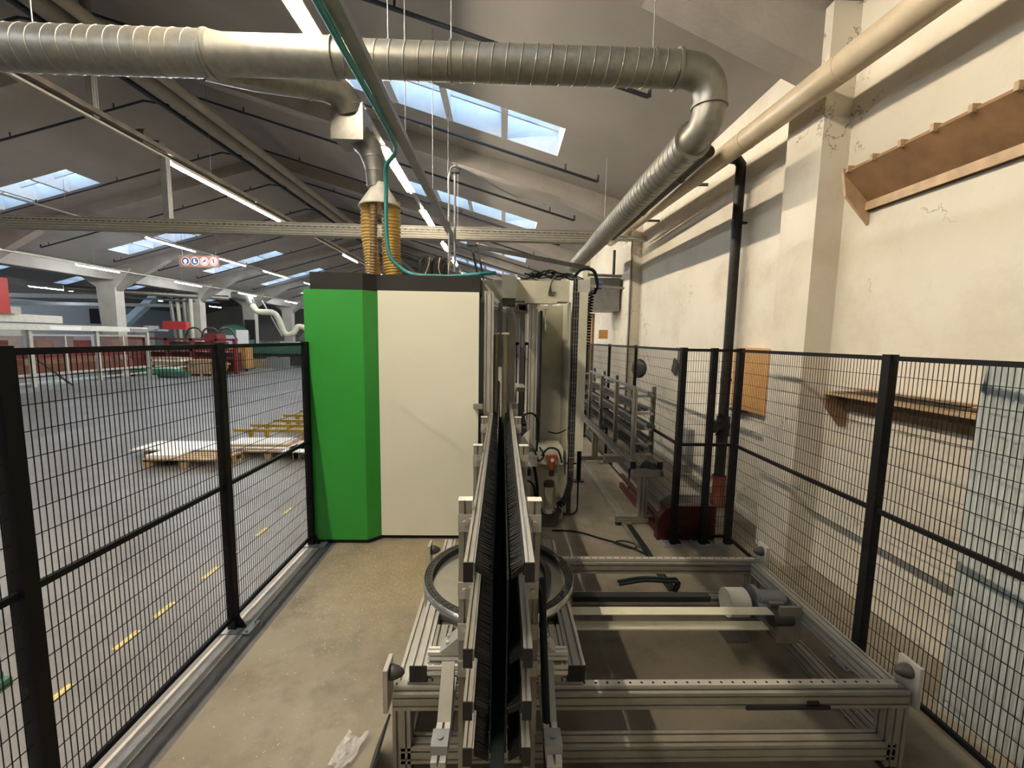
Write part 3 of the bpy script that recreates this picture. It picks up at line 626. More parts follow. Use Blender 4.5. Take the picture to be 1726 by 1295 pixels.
b_.add(vs, fs, True); b_.build('sheet', 'corr', CS)
b_ = MB(); b_.tube([(2.73, 2.3, 2.1), (2.72, 2.3, 2.0), (2.73, 2.3, 2.12)], .006, 6); b_.build('tie_wire', 'grey_steel', CS)
b_ = MB().bx(3.04, EX, 6.68, 6.88, .1, .82); tag(b_.build('bin', 'grey_steel', loc=(3.1, 6.8, 0)), 'slim grey bin fixed against the wall behind the bar rack', 'bin')
HX = thing('air_heater', 'grey box heater hung on the far right wall above the machine corner', 'heater', (2.7, 11.6, 3.4))
MB().bx(2.3, 3.1, 11.3, 12.3, 3.05, 3.9).build('housing', 'alu_dark', HX)
b_ = MB()
for k in range(12): b_.bx(2.27, 2.32, 11.3, 12.3, 3.1+.065*k, 3.12+.065*k)
b_.build('louvres', 'dark_steel', HX)
MB().bar((2.2, 11.2, 3.95), (3.1, 11.2, 3.93), .05, .07).build('bracket', 'grey_steel', HX); MB().bar((2.9, 11.25, 3.9), (2.9, 11.25, 4.6), .06).build('bracket', 'dark_steel', HX)
TB = thing('timber_boards', 'brown timber boards leaning on the wall beyond the machine', 'timber', (2.3, 12, 1.5))
for k in range(3): MB().bx(2.36+.09*k, 2.43+.09*k, 12.0, 12.04, .05, 2.95+.03*k).build('board', 'plydark', TB)
tag(MB().bx(2.75, 3.0, 12.0, 12.1, 2.3, 2.55).build('wooden_box', 'ply', loc=(2.85, 12, 2.3)), 'small orange wooden box on the wall beyond the machine', 'box')
SH = thing('dust_shovel', 'dark hand shovel hung on the wall above the fence', 'shovel', (3.1, 7.4, 1.9))
MB().cyl((3.13, 7.42, 2.12), (3.13, 7.42, 1.9), .012, 8).build('handle', 'dark_steel', SH); MB().box((3.11, 7.5, 1.8), (.02, .2, .26), Matrix.Rotation(.4, 3, 'X')).build('blade', 'dark_steel', SH)
b_ = MB(); b_.tube(smoothpath([(3.13, 7.3, 2.0), (3.13, 7.3, 2.12), (3.13, 7.42, 2.15), (3.13, 7.55, 2.14)]), .006, 6); b_.build('hook', 'grey_steel', SH)
tag(MB().lathe([(0, 0), (.16, .01), (.19, .04), (.12, .07), (0, .07)], (2.72, 8.2, 1.72), (-1, -.6, 0), 20).build('cable_reel', 'dark_steel'), 'round dark reel hanging behind the top of the bar rack', 'reel')

# ------------------------------------------------------------------ turntable frame in the foreground
FR = thing('base_frame', 'low aluminium profile frame on the floor under the brush rails', 'frame', (.8, 2.6, 0))
FX0, FX1, FY0, FY1 = -.53, 2.10, 2.0, 3.26
for y in (FY0, FY1):
    MB().slot((FX0, y, .415), (FX1+.045, y, .415), .09, .09).build('top_rail', 'alu', FR)
    r_ = MB().bx(FX0+.02, FX1, y-.018, y+.018, .46, .482); r_.build('linear_guide', 'alu_bright', FR)
    h = MB()
    for k in range(42): h.cyl((FX0+.08+.06*k, y, .482), (FX0+.08+.06*k, y, .4825), .007, 8)
    h.build('bolt_hole', 'black_steel', FR)
    MB().slot((FX0+.04, y, .115), (FX1, y, .115), .09, .09).build('bottom_rail', 'alu', FR)
for x in (FX0+.045, FX1):
    MB().slot((x, FY0+.045, .415), (x, FY1-.045, .415), .09, .09).build('side_rail', 'alu_bright', FR)
    MB().slot((x, FY0+.045, .115), (x, FY1-.045, .115), .09, .09).build('side_rail', 'alu', FR)
    for y in (FY0, FY1):
        l = MB().slot((x, y, .03), (x, y, .37), .09, .09, (0, 1, 0)).build('leg', 'alu', FR)
        f = MB().cyl((x, y, 0), (x, y, .012), .05, 16); f.cyl((x, y, .01), (x, y, .035), .012, 10); f.build('levelling_foot', 'dark_steel', l)
for x, y, s in ((FX0-.03, FY0-.0, 1), (FX0-.03, FY1, 1), (FX1+.075, FY0, -1), (FX1+.075, FY1, -1)):
    p = MB().bx(x-.011, x+.011, y-.06, y+.06, .37, .60).build('end_plate', 'alu_bright', FR)
    b_ = MB(); b_.lathe([(0, 0), (.037, 0), (.037, .015), (.03, .04), (.018, .062), (.006, .072), (0, .073)], (x+s*.011, y, .545), (s, 0, 0), 20); b_.build('bumper', 'dark_steel', p)
    b_ = MB()
    for z in (.40, .44): b_.cyl((x-s*.011, y-.03, z), (x-s*.02, y-.03, z), .008, 8)
    b_.build('bolt', 'alu_bright', p)
b_ = MB().bx(1.28, 1.72, 1.945, 1.955, .372, .39); b_.bx(1.60, 1.66, 1.945, 1.955, .40, .415); b_.build('slot_bracket', 'black_plastic', FR)
# cross drive
b_ = MB().bx(.3, 1.86, 2.62, 2.70, .425, .43); b_.build('drive_belt', 'machine', FR); MB().bx(.3, 1.82, 2.60, 2.68, .33, .34).build('drive_belt', 'machine', FR)
MB().bx(.1, 1.55, 2.86, 2.92, .36, .40).build('chain_channel', 'black_plastic', FR)
MB().bx(1.9, 2.05, 2.62, 2.64, .22, .48).build('drive_plate', 'alu', FR)
GM = MB(); GM.cyl((1.66, 2.86, .36), (1.80, 2.86, .36), .10, 24); o = GM.build('motor_cover', 'ivory', FR)
b_ = MB(); b_.cyl((1.84, 2.85, .40), (1.87, 2.85, .40), .09, 20); b_.cyl((1.86, 2.82, .42), (2.04, 2.80, .42), .06, 18); b_.cyl((1.83, 2.78, .38), (1.9, 2.78, .38), .045, 14); b_.bx(1.9, 2.0, 2.72, 2.8, .34, .44); b_.build('gear_motor', 'alu_dark', FR)
b_ = MB(); b_.cyl((1.86, 2.66, .38), (2.0, 2.66, .38), .055, 18); b_.build('pulley', 'dark_steel', FR)
MB().bx(1.6, 1.75, 2.7, 2.86, .16, .17).build('drip_tray', 'dark_steel', FR)
for k, dy in enumerate((0, .04)):
    MB().tube(smoothpath([(.9, 2.95+dy, .44), (1.1, 3.0+dy, .44), (1.3, 3.02+dy, .42), (1.42, 3.1+dy, .36), (1.5, 3.4+dy, .06), (1.55, 3.55+dy, .03)], 6), .012, 6).build('cable', 'rubber', FR)

# carriage with ring
CG = thing('turntable_carriage', 'aluminium carriage on the base frame carrying the cable ring', 'carriage', (0, 2.6, .48))
for s in (-1, 1):
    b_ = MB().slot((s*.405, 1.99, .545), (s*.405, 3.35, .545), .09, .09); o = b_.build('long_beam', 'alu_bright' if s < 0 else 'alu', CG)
    MB().bx(s*.405-.044, s*.405+.044, 1.984, 1.99, .502, .588).build('end_cap', 'black_plastic', o)
    b_ = MB().slot((s*.31, 1.99, .545), (s*.31, 2.3, .545), .09, .09); b_.build('short_beam', 'alu', CG)
    MB().bx(s*.36-.10, s*.36+.08, 1.99, 2.12, .485, .50).build('carriage_shoe', 'alu_dark', CG)
    b_ = MB().slot((s*.36, 2.03, .565), (s*.15, 2.03, .565), .09, .05); b_.slot((s*.36, 2.03, .625), (s*.15, 2.03, .625), .045, .045); b_.build('cross_block', 'ivory', CG)
    b_ = MB(); b_.add([(s*x, y, z) for y in (2.0, 2.09) for x, z in ((.30, .65), (.15, .65), (.15, .78))], [(0, 1, 2), (5, 4, 3), (0, 3, 4, 1), (1, 4, 5, 2), (2, 5, 3, 0)])
    for y in (2.02, 2.07): b_.cyl((s*.26, y, .66), (s*.26, y, .70), .009, 8)
    b_.build('corner_gusset', 'alu_bright', CG)
RC = (0.0, 2.775)
b_ = MB(); b_.lathe([(.46, .50), (.512, .50), (.512, .64), (.506, .64), (.506, .51)], (*RC, 0), (0, 0, 1), 72); b_.build('ring_wall', 'ring', CG)
b_ = MB(); b_.lathe([(0, .598), (.507, .598)], (*RC, 0), (0, 0, 1), 72); b_.lathe([(.507, .594), (0, .594)], (*RC, 0), (0, 0, 1), 72); b_.build('ring_floor', 'ring', CG)
def chainring(r, a0, a1, z, n, mt='black_plastic'):
    b_ = MB()
    for i in range(n):
        a = math.radians(a0+(a1-a0)*(i+.5)/n); w = abs(math.radians(a1-a0))/n*r
        c = V((RC[0]+r*math.cos(a), RC[1]+r*math.sin(a), z)); R_ = Matrix.Rotation(a, 3, 'Z')
        b_.box(c, (.04, w*.88, .04), R_); b_.cyl(c+V((0, 0, .02)), c+V((0, 0, .024)), .009, 8)
        b_.box(c+R_ @ V((.019, 0, 0)), (.006, w*1.05, .046), R_); b_.box(c+R_ @ V((-.019, 0, 0)), (.006, w*1.05, .046), R_)
    return b_
chainring(.478, 0, 360, .617, 72).build('cable_chain', 'dark_steel', CG)
b_ = MB()
for i in range(22):
    a = math.radians(-75+150*(i+.5)/22); c = V((RC[0]-.02+.36*math.cos(a), RC[1]+.42*math.sin(a), .615)); b_.box(c, (.04, .05, .04), Matrix.Rotation(a, 3, 'Z'))
b_.build('inner_chain', 'dark_steel', CG)

# ------------------------------------------------------------------ upright conveyor with brush rails
LV = [1.440, 1.10, .885, .69]
PYS = [1.95, 2.98, 4.08, 5.0, 6.05]
YE, YF = 1.46, 8.4
for s, side, wd in ((-1, 'left', 'nearer the cream enclosure'), (1, 'right', 'nearer the cable ring motor')):
    B = thing('brush_conveyor', 'posts and stacked brush rails along the dark gap, on the %s side' % ('cream enclosure' if s < 0 else 'cream wall'), 'conveyor', (s*.15, 3, 0))
    b_ = MB().slot((s*.235, 1.52, .53), (s*.235, 1.95, .53), .06, .06); b_.build('foot_beam', 'alu_bright', B)
    b_ = MB().bx(s*.235-.035, s*.235+.035, 1.55, 1.63, .56, .60); b_.cyl((s*.235, 1.59, .6), (s*.235, 1.59, .606), .013, 12); b_.build('clamp_block', 'alu_dark', B)
    b_ = MB(); b_.add([(s*.235+a, y, z) for a in (-.03, .03) for y, z in ((1.70, .56), (1.86, .56), (1.86, .72))], [(0, 2, 1), (3, 4, 5), (0, 1, 4, 3), (1, 2, 5, 4), (2, 0, 3, 5)]); b_.build('corner_gusset', 'alu', B)
    for i, y in enumerate(PYS):
        zt = LV[0]+.045
        p = MB().slot((s*.165, y, .599 if i == 1 else (.06 if i == 0 else 0)), (s*.165, y, zt), .06, .045, (0, 1, 0)).build('post', 'alu', B)
        MB().bx(s*.165-.034, s*.165+.034, y-.026, y+.026, zt, zt+.004).build('end_cap', 'ivory', p)
        for z in LV:
            b_ = MB(); b_.bx(s*.165-.033, s*.165+.033, y-.03, y-.0225, z-.105, z-.02); b_.cyl((s*.165, y-.03, z-.06), (s*.165, y-.042, z-.06), .013, 10); b_.bx(min(s*.12, s*.145), max(s*.12, s*.145), y-.045, y-.02, z-.06, z-.035)
            b_.build('rail_clamp', 'alu_bright', p)
    for j, z in enumerate(LV):
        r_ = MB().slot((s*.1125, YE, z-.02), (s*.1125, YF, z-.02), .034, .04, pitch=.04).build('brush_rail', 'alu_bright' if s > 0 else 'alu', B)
        c = MB().bx(s*.1125-.018, s*.1125+.018, YE-.006, YE, z-.075, z); c.build('end_cap', 'black_plastic', r_)
        MB().bx(min(s*.094, s*.088), max(s*.094, s*.088), YE, YF, z-.05, z-.003).build('brush_holder', 'alu_dark' if s < 0 else 'black_plastic', r_)
        b_ = MB(); yy = YE+.004
        tip = .034 if s < 0 else .044
        while yy < (YF if j == 0 else 4.5):
            dr = -.02+random.uniform(-.006, .006); jx = random.uniform(-.003, .003); jy = random.uniform(-.004, .004)
            x0, x1 = s*.089, s*(tip+jx); w = .0032
            vs = [(x0, yy-w, z-.036), (x0, yy+w, z-.036), (x0, yy+w, z-.010), (x0, yy-w, z-.010), (x1, yy-w+jy, z-.042+dr), (x1, yy+w+jy, z-.042+dr), (x1, yy+w+jy, z-.020+dr), (x1, yy-w+jy, z-.020+dr)]
            b_.add(vs, [(3, 2, 6, 7), (0, 4, 5, 1), (0, 3, 7, 4), (1, 5, 6, 2), (4, 7, 6, 5)])
            yy += .0085 if yy < 4.2 else .016
        b_.build('bristle_strip', 'bristle', r_)
    for z0, z1, xx in ((.645, 1.36, .026 if s < 0 else .034),):
        MB().bx(s*xx-.003, s*xx+.003, YE+.02, YF, z0, z1).build('guard_sheet', 'rubber', B)
TBt = thing('transport_belt', 'black belt at the bottom of the narrow gap between the brush rails', 'belt', (0, 3, .2))
MB().bx(-.02, .028, 1.3, 8.4, .672, .685).build('belt', 'rubber', TBt); MB().bx(-.023, .03, 1.3, 8.4, .645, .672).build('carrier_rail', 'black_steel', TBt)
for y in (1.6, 3.6, 5.2, 7.): MB().bx(-.023, .03, y-.03, y+.03, 0, .645).build('foot', 'black_steel', TBt)
o = MB().tube([(.215, 1.45, .3), (.22, 1.7, .55), (.215, 1.9, .9), (.21, 1.92, 1.1)], .018, 8).build('cable', 'rubber'); tag(o, 'thick black cable rising beside the brush rail post on the ring motor side', 'cable')

# ------------------------------------------------------------------ machining centre (open side)
MC = thing('machining_centre', 'open cream machine frame with gantry beam, posts, rollers and side column', 'machine', (.3, 5.2, 0))
MB().bx(-.25, .77, 4.95, 5.2, 2.69, 2.925).build('gantry_beam', 'machine', MC)
b_ = MB(); b_.add([(x, y, z) for y in (4.945, 4.955) for x, z in ((.17, 2.92), (.25, 2.92), (.42, 2.72), (.34, 2.72))], [(3, 2, 1, 0), (4, 5, 6, 7), (0, 1, 5, 4), (1, 2, 6, 5), (2, 3, 7, 6), (3, 0, 4, 7)]); b_.build('diagonal_rib', 'machine', MC)
MB().bx(-.015, .155, 4.72, 4.95, 2.70, 2.955).build('head_box', 'machine', MC)
MB().bx(.0, .14, 4.74, 4.95, 2.62, 2.70).build('head_underside', 'dark_steel', MC)
MB().bx(-.25, .1, 4.9, 4.96, 2.665, 2.69).build('beam_lip', 'machine', MC); MB().bx(.25, .62, 4.86, 4.96, 2.66, 2.69).build('beam_lip', 'machine', MC); MB().bx(.38, .54, 4.9, 4.96, 2.6, 2.625).build('beam_lip', 'machine', MC)
MB().slot((-.145, 4.62, .1), (-.145, 4.62, 2.755), .10, .06, (0, 1, 0), .04).build('profile_post', 'alu_bright', MC)
MB().slot((.125, 5.6, .8), (.125, 5.6, 2.71), .10, .06, (0, 1, 0), .04).build('profile_post', 'alu_bright', MC)
MB().slot((.365, 5.0, .79), (.365, 5.0, 2.69), .10, .08, (0, 1, 0), .04).build('profile_post', 'alu_bright', MC)
MB().slot((.31, 6.6, .8), (.31, 6.6, 2.7), .08, .08, (0, 1, 0), .04).build('rear_post', 'alu_dark', MC)
MB().bx(-.06, .0, 5.3, 5.4, 1.9, 2.72).build('rear_post', 'alu_dark', MC); MB().bx(.045, .075, 5.5, 5.6, 1.9, 2.65).build('rear_post', 'alu_dark', MC)
b_ = MB(); rect = [(-.06, -.05), (.06, -.05), (.06, .05), (-.06, .05)]; inn = [(a*.72, c*.55) for a, c in rect]
p0, p1 = V((.235, 5.05, 2.62)), V((.235, 6.4, 2.62))
vs = [p+V((a, 0, c)) for p in (p0, p1) for q in (rect, inn) for a, c in q]
fs = []
for k in range(4):
    n_ = (k+1) % 4; fs += [(k, n_, 4+n_, 4+k), (k, 8+k, 8+n_, n_), (4+k, 4+n_, 12+n_, 12+k)]
b_.add(vs, fs); b_.build('hollow_beam', 'grey_steel', MC)
for x in (-.075, .035):
    b_ = MB(); b_.cyl((x, 4.78, .4), (x, 4.78, 2.30), .035, 18); b_.build('feed_roller', 'olive', MC)
    MB().bx(x-.045, x+.045, 4.74, 4.84, 2.30, 2.32).build('roller_bracket', 'ivory', MC)
MB().bx(-.27, -.2, 4.75, 4.8, .1, 2.65).build('inner_plate', 'grey_steel', MC)
MB().bx(-.26, -.19, 5.4, 5.6, .3, 2.3).build('spindle_guard', 'alu_dark', MC)
# right hand interior
MB().bx(.47, .80, 5.55, 5.6, .62, 2.69).build('back_panel', 'machine', MC)
b_ = MB(); b_.add([(.80, 4.95, 2.69), (.80, 5.55, 2.69), (.80, 5.55, .62), (.80, 4.95, .95)], [(0, 1, 2, 3)]); 
MB().bx(.79, .80, 4.98, 5.55, .6, 2.69).build('side_panel', 'machine', MC)
b_ = MB(); b_.add([(.49, 5.50, .62), (.79, 5.50, .62), (.79, 5.50, 1.0), (.50, 5.50, 1.55), (.49, 5.54, .62), (.79, 5.54, .62), (.79, 5.54, 1.0), (.50, 5.54, 1.55)], [(0, 1, 2, 3), (7, 6, 5, 4), (0, 3, 7, 4), (3, 2, 6, 7), (1, 5, 6, 2)]); b_.build('gusset_plate', 'machine', MC)
MB().bx(.46, .49, 5.2, 5.55, .9, 2.6).build('rail_plate', 'dark_steel', MC)
MB().bx(.88, .98, 4.9, 5.5, .93, 2.80).build('side_column', 'machine', MC)
MB().bx(.50, .515, 5.0, 5.03, 2.35, 2.62).build('stop_bar', 'ivory', MC); MB().bx(.55, .62, 5.5, 5.54, 2.35, 2.5).build('sensor_box', 'machine', MC)
# cable chain: column of links with white hoops and a bend at the bottom
b_ = MB(); hp = MB(); path = [V((.845, 4.93, 2.95-.05*i)) for i in range(46)]+[V((.845-.16*(1-math.cos(t)), 4.93-.03, .67-.42*math.sin(t))) for t in [i*math.pi/2/9 for i in range(1, 10)]]
for i in range(len(path)-1):
    d = path[i+1]-path[i]; b_.bar(path[i]+d*.06, path[i+1]-d*.06, .065, .05, (0, 1, 0))
b_.build('cable_chain', 'black_plastic', MC)
for i in range(0, 46, 3):
    p = path[i]; hp.bar(p+V((-.036, -.03, 0)), p+V((.036, -.03, 0)), .005)
for x in (-.015, .012): hp.bar((.845+x, 4.9, 2.95), (.845+x, 4.9, .68), .005)
hp.build('chain_hoop', 'alu', MC)
# lower unit: white block, regulator, filter glass, dark base
MB().bx(.42, .74, 4.85, 5.3, .78, .96).build('valve_block', 'machine', MC)
MB().bx(.40, .78, 5.0, 5.4, .03, .78).build('lower_housing', 'machine', MC)
b_ = MB(); b_.cyl((.60, 4.80, .86), (.60, 4.80, .74), .035, 14); b_.bx(.54, .66, 4.78, 4.85, .84, .90); b_.build('regulator', 'orange_reg', MC)['label'] = 'orange pressure regulator'
MB().cyl((.60, 4.76, .86), (.60, 4.75, .86), .022, 16).build('gauge', 'ivory', MC)
b_ = MB(); b_.cyl((.60, 4.80, .74), (.60, 4.80, .66), .03, 14); b_.build('filter_bowl', 'black_plastic', MC)
MB().cyl((.58, 4.85, .52), (.58, 4.85, .25), .055, 18).build('filter_glass', 'clear', MC); MB().cyl((.58, 4.85, .57), (.58, 4.85, .52), .065, 18).build('filter_cap', 'dark_steel', MC)
b_ = MB()
for a in (-.065, .065): b_.bar((.58+a, 4.84, .55), (.58+a, 4.84, .2), .014)
b_.bar((.515, 4.84, .22), (.645, 4.84, .22), .05, .02); b_.build('filter_bracket', 'alu', MC)
MB().cyl((.58, 4.85, .25), (.58, 4.85, .19), .05, 18).build('filter_drain', 'ivory', MC)
b_ = MB(); b_.add([(.45, 4.9, .18), (.75, 4.9, .18), (.66, 4.85, -.0), (.5, 4.85, -.0), (.45, 5.2, .18), (.75, 5.2, .18), (.66, 5.1, 0), (.5, 5.1, 0)], [(0, 1, 2, 3), (4, 7, 6, 5), (0, 3, 7, 4), (1, 5, 6, 2), (0, 4, 5, 1), (3, 2, 6, 7)]); b_.build('drip_tray', 'dark_steel', MC)
MB().bx(.27, .42, 4.7, 4.9, .80, .92).build('junction_block', 'ivory', MC); MB().bx(.26, .34, 4.6, 4.75, .72, .80).build('motor_block', 'black_plastic', MC)
b_ = MB()
b_.add([(.21, 4.35, 1.0), (.30, 4.35, 1.05), (.30, 4.35, 1.3), (.21, 4.35, 1.22), (.21, 4.37, 1.0), (.30, 4.37, 1.05), (.30, 4.37, 1.3), (.21, 4.37, 1.22)], [(0, 1, 2, 3), (7, 6, 5, 4), (3, 2, 6, 7), (0, 3, 7, 4), (1, 5, 6, 2), (0, 4, 5, 1)]); b_.build('sensor_plate', 'ivory', MC)
for pth, rr in (([(.21, 4.5, 1.2), (.23, 4.45, 1.42), (.34, 4.5, 1.45), (.42, 4.7, 1.3), (.42, 4.8, .95)], .012), ([(.48, 4.8, .9), (.55, 4.75, 1.0), (.66, 4.75, .98), (.72, 4.8, .82)], .011), ([(.40, 4.85, .75), (.44, 4.85, .5), (.45, 4.9, .1)], .018), ([(.62, 5.4, 1.05), (.72, 5.2, 1.08), (.82, 4.96, 1.2)], .008),
                ([(.45, 4.8, 1.0), (.5, 4.75, .92), (.44, 4.72, .86), (.40, 4.8, .95)], .010), ([(.2, 4.7, .55), (.3, 4.8, .6), (.4, 4.9, .5), (.42, 4.9, .35)], .012)):
    MB().tube(smoothpath(pth), rr, 8).build('hose', 'rubber', MC)
# cables tangled on the gantry beam
for k in range(9):
    a = random.uniform(.15, .5); z = 2.95
    pts = [(a+.12*i+random.uniform(-.05, .05), 5.0+random.uniform(-.06, .12), z+random.uniform(0, .1)) for i in range(5)]+[(.845+random.uniform(-.03, .03), 4.93, 2.95)]
    MB().tube(smoothpath(pts, 5), random.choice((.007, .010)), 6).build('cable', 'rubber', MC)
for k in range(3): MB().tube(smoothpath([(.72, 5.0, 2.98), (.62, 4.93, 3.0), (.55, 4.92, 2.88), (.53+.02*k, 4.93, 2.76), (.57+.02*k, 4.92, 2.80)], 6), .007, 6).build('cable', 'dark_steel', MC)
b_ = MB().bx(.86, 1.0, 4.9, 5.1, 2.80, 2.94); b_.bx(.9, 1.08, 4.95, 5.0, 2.86, 2.89); b_.build('connection_box', 'white_steel', MC)
b_ = MB(); b_.tube(smoothpath([(.82, 5.0, 2.97), (.9, 4.95, 3.06), (1.04, 4.95, 3.05), (1.1, 5.0, 2.9), (1.08, 5.05, 2.8)]), .02, 8); b_.build('hose', 'rubber', MC)
b_ = MB(); P_ = helix((1.06, 5.1, 2.84), (1.04, 5.2, 2.15), .03, .035, n=12); b_.tube(P_, .008, 6); b_.build('coiled_hose', 'rubber', MC)
tag(MB().cyl((1.16, 5.3, 2.93), (1.22, 5.3, 2.93), .05, 16).build('air_valve', 'blue', loc=(1.2, 5.3, 2.9)), 'small blue valve above the machine corner', 'valve')
MB().bar((1.0, 5.1, 2.9), (1.5, 5.3, 2.9), .03).build('support_arm', 'grey_steel', MC)
MB().slot((.845, 5.0, 2.88), (.845, 5.0, .1), .05, .04, (0, 1, 0), .04).build('chain_post', 'dark_steel', MC)
# rollers deeper inside
b_ = MB()
for k in range(12): b_.cyl((.20, 5.9+.16*k, 1.05), (.36, 5.9+.16*k, 1.05), .03, 10)
b_.build('roller_bed', 'dark_steel', MC); MB().bx(.16, .40, 5.8, 7.8, .85, 1.0).build('roller_frame', 'grey_steel', MC)
MB().bx(.22, .34, 6.0, 6.6, 1.5, 1.56).build('tray', 'white_steel', MC)
b_ = MB()
for x in (.18, .24, .38, .44): b_.bx(x, x+.02, 7.2, 7.25, 0, 2.2)
b_.bx(.16, .46, 7.2, 7.25, 2.15, 2.2); b_.build('rear_guard', 'black_steel', MC)
# end plate clamp of the cabinet edge
tag(MB().bx(-.30, -.2, 4.45, 4.52, 1.50, 1.55).build('edge_clamp', 'alu', loc=(-.25, 4.5, 1.5)), 'small aluminium clamp on the edge of the cream panel', 'clamp')

# ------------------------------------------------------------------ bar rack
RK = thing('bar_rack', 'aluminium rack of long dark bars standing behind the wire fence corner', 'rack', (1.78, 6.5, 0))
for x in (1.62, 1.95): MB().slot((x, 4.98, .74), (x, 8.8, .74), .07, .09).build('long_beam', 'alu', RK); MB().bx(x-.035, x+.035, 4.975, 4.98, .695, .785).build('end_cap', 'black_plastic', RK)
for y in (4.95, 7.6):
    l = MB().slot((1.74, y, .12), (1.74, y, .70), .11, .08, (0, 1, 0)).build('leg', 'alu', RK)
    b_ = MB().slot((1.42, y, .08), (2.02, y, .08), .07, .07); b_.build('foot_bar', 'alu', l)
    for x in (1.46, 1.98): MB().cyl((x, y, 0), (x, y, .045), .04, 12).build('levelling_foot', 'black_plastic', l)
    MB().bx(1.60, 1.97, y-.05, y+.05, .62, .695).build('cross_beam', 'alu', RK)
MB().bx(1.36, 1.60, 5.3, 5.42, .68, .76).build('side_tray', 'alu', RK)
UY = [5.12, 5.96, 6.86, 7.75, 8.6]
for y in UY:
    for x in (1.65, 1.95): MB().slot((x, y+(.2 if x > 1.8 else 0), .78), (x, y+(.2 if x > 1.8 else 0), 1.67), .05, .05, (0, 1, 0)).build('upright', 'alu', RK)
    b_ = MB()
    for z in (1.60, 1.38, 1.18, 1.0, .86): b_.bar((1.65, y+.04, z-.03), (1.90, y+.04, z-.03), .022, .03)
    b_.build('support_arm', 'alu_bright', RK)
rk = 0
for zi, z in enumerate((1.62, 1.40, 1.20, 1.02, .88)):
    for xi, x in enumerate((1.72, 1.80, 1.87) if zi else (1.80,)):
        y0 = 4.98+random.uniform(0, .25); y1 = 8.9+random.uniform(-.4, .1)
        b_ = MB().slot((x, y0, z), (x, y1, z), .04, .04, pitch=.04); o = b_.build('metal_bar', 'dark_steel' if (xi+zi) % 3 else 'alu_dark', loc=(x, 6.8, z))
        lv = ('topmost', 'second', 'third', 'fourth', 'lowest')[zi]
        tag(o, ('single dark bar on the topmost level of the bar rack' if zi == 0 else '%s bar on the %s level of the bar rack' % (('fence-side', 'middle', 'wall-side')[xi].replace('fence-side', 'outer machine-side'), lv)), 'bar', 'bars on the rack')
b_ = MB().cyl((1.80, 4.98, .70), (1.84, 5.06, .70), .09, 16); tag(b_.build('winch_drum', 'dark_steel', loc=(1.8, 5, .7)), 'dark round drum at the near end of the bar rack', 'drum')
FC = thing('floor_cable_duct', 'grey cable duct along the floor under the bar rack with black cables coming out', 'cable duct', (1.55, 6, 0))
MB().prism([(-.05, 0), (.05, 0), (.05, .05), (.04, .05), (.04, .01), (-.04, .01), (-.04, .05), (-.05, .05)], (1.55, 4.35, .002), (1.50, 8.6, .002)).build('duct', 'alu', FC)
for k in range(3): MB().tube(smoothpath([(1.53+.02*k, 4.8, .06), (1.53+.025*k, 4.3, .05), (1.53+.03*k, 3.9, .015), (1.54+.03*k, 3.5, .015), (1.5+.03*k, 3.3, .015)], 6), .012, 6).build('cable', 'rubber', FC)
for nm, pth, r, lab in (('floor_cable', [(.62, 4.75, .012), (.9, 4.72, .012), (1.15, 4.55, .012), (1.4, 4.38, .012), (1.55, 4.2, .012)], .010, 'thin black cable crossing the floor from the machine base to the floor duct'),
                         ('floor_cable', [(1.06, 5.5, 1.6), (1.06, 5.55, .8), (1.05, 5.5, .2), (1.0, 5.3, .02), (.85, 5.2, .015), (.78, 5.4, .015)], .011, 'black cable looping down from the coiled hose to the floor by the chain'),
                         ('cable_loop', [(1.30, 4.42, .012), (1.45, 4.32, .012), (1.5, 4.42, .012), (1.38, 4.5, .012), (1.28, 4.44, .015), (1.42, 4.36, .015)], .007, 'small loop of cable on the floor before the bar rack foot')):
    o = MB().tube(smoothpath(pth), r, 6).build(nm, 'rubber'); tag(o, lab, 'cable')
# dark red guard and grey housing behind the fence corner
RB = thing('red_guard', 'dark red rounded sheet-metal guard on the floor behind the fence corner', 'guard', (2.1, 4.6, 0))
poly = [(-.32, 0), (.34, 0), (.34, .18)]+[(.34-.22+.22*math.cos(t), .18+.22*math.sin(t)) for t in [i*math.pi/2/8 for i in range(1, 9)]]+[(-.32, .40)]
MB().prism(poly, (2.13, 4.64, 0), (2.13, 4.54, 0), (0, 0, 1)).build('end_cover', 'darkred', RB)
b_ = MB(); b_.bx(1.82, 1.87, 4.64, 6.2, .02, .10); b_.bx(1.86, 2.4, 4.64, 4.8, .02, .10); b_.bx(1.82, 1.87, 4.64, 6.2, .2, .24); b_.build('side_frame', 'darkred', RB)
GH = thing('grey_housing', 'long grey rough-surfaced housing on the floor between rack and wall', 'housing', (2.3, 5.8, 0))
MB().prism([(-.3, .0), (.28, 0), (.28, .34), (.2, .42), (-.18, .42), (-.3, .34)], (2.22, 4.85, 0), (2.22, 7.0, 0), (0, 0, 1)).build('housing', 'tank', GH)

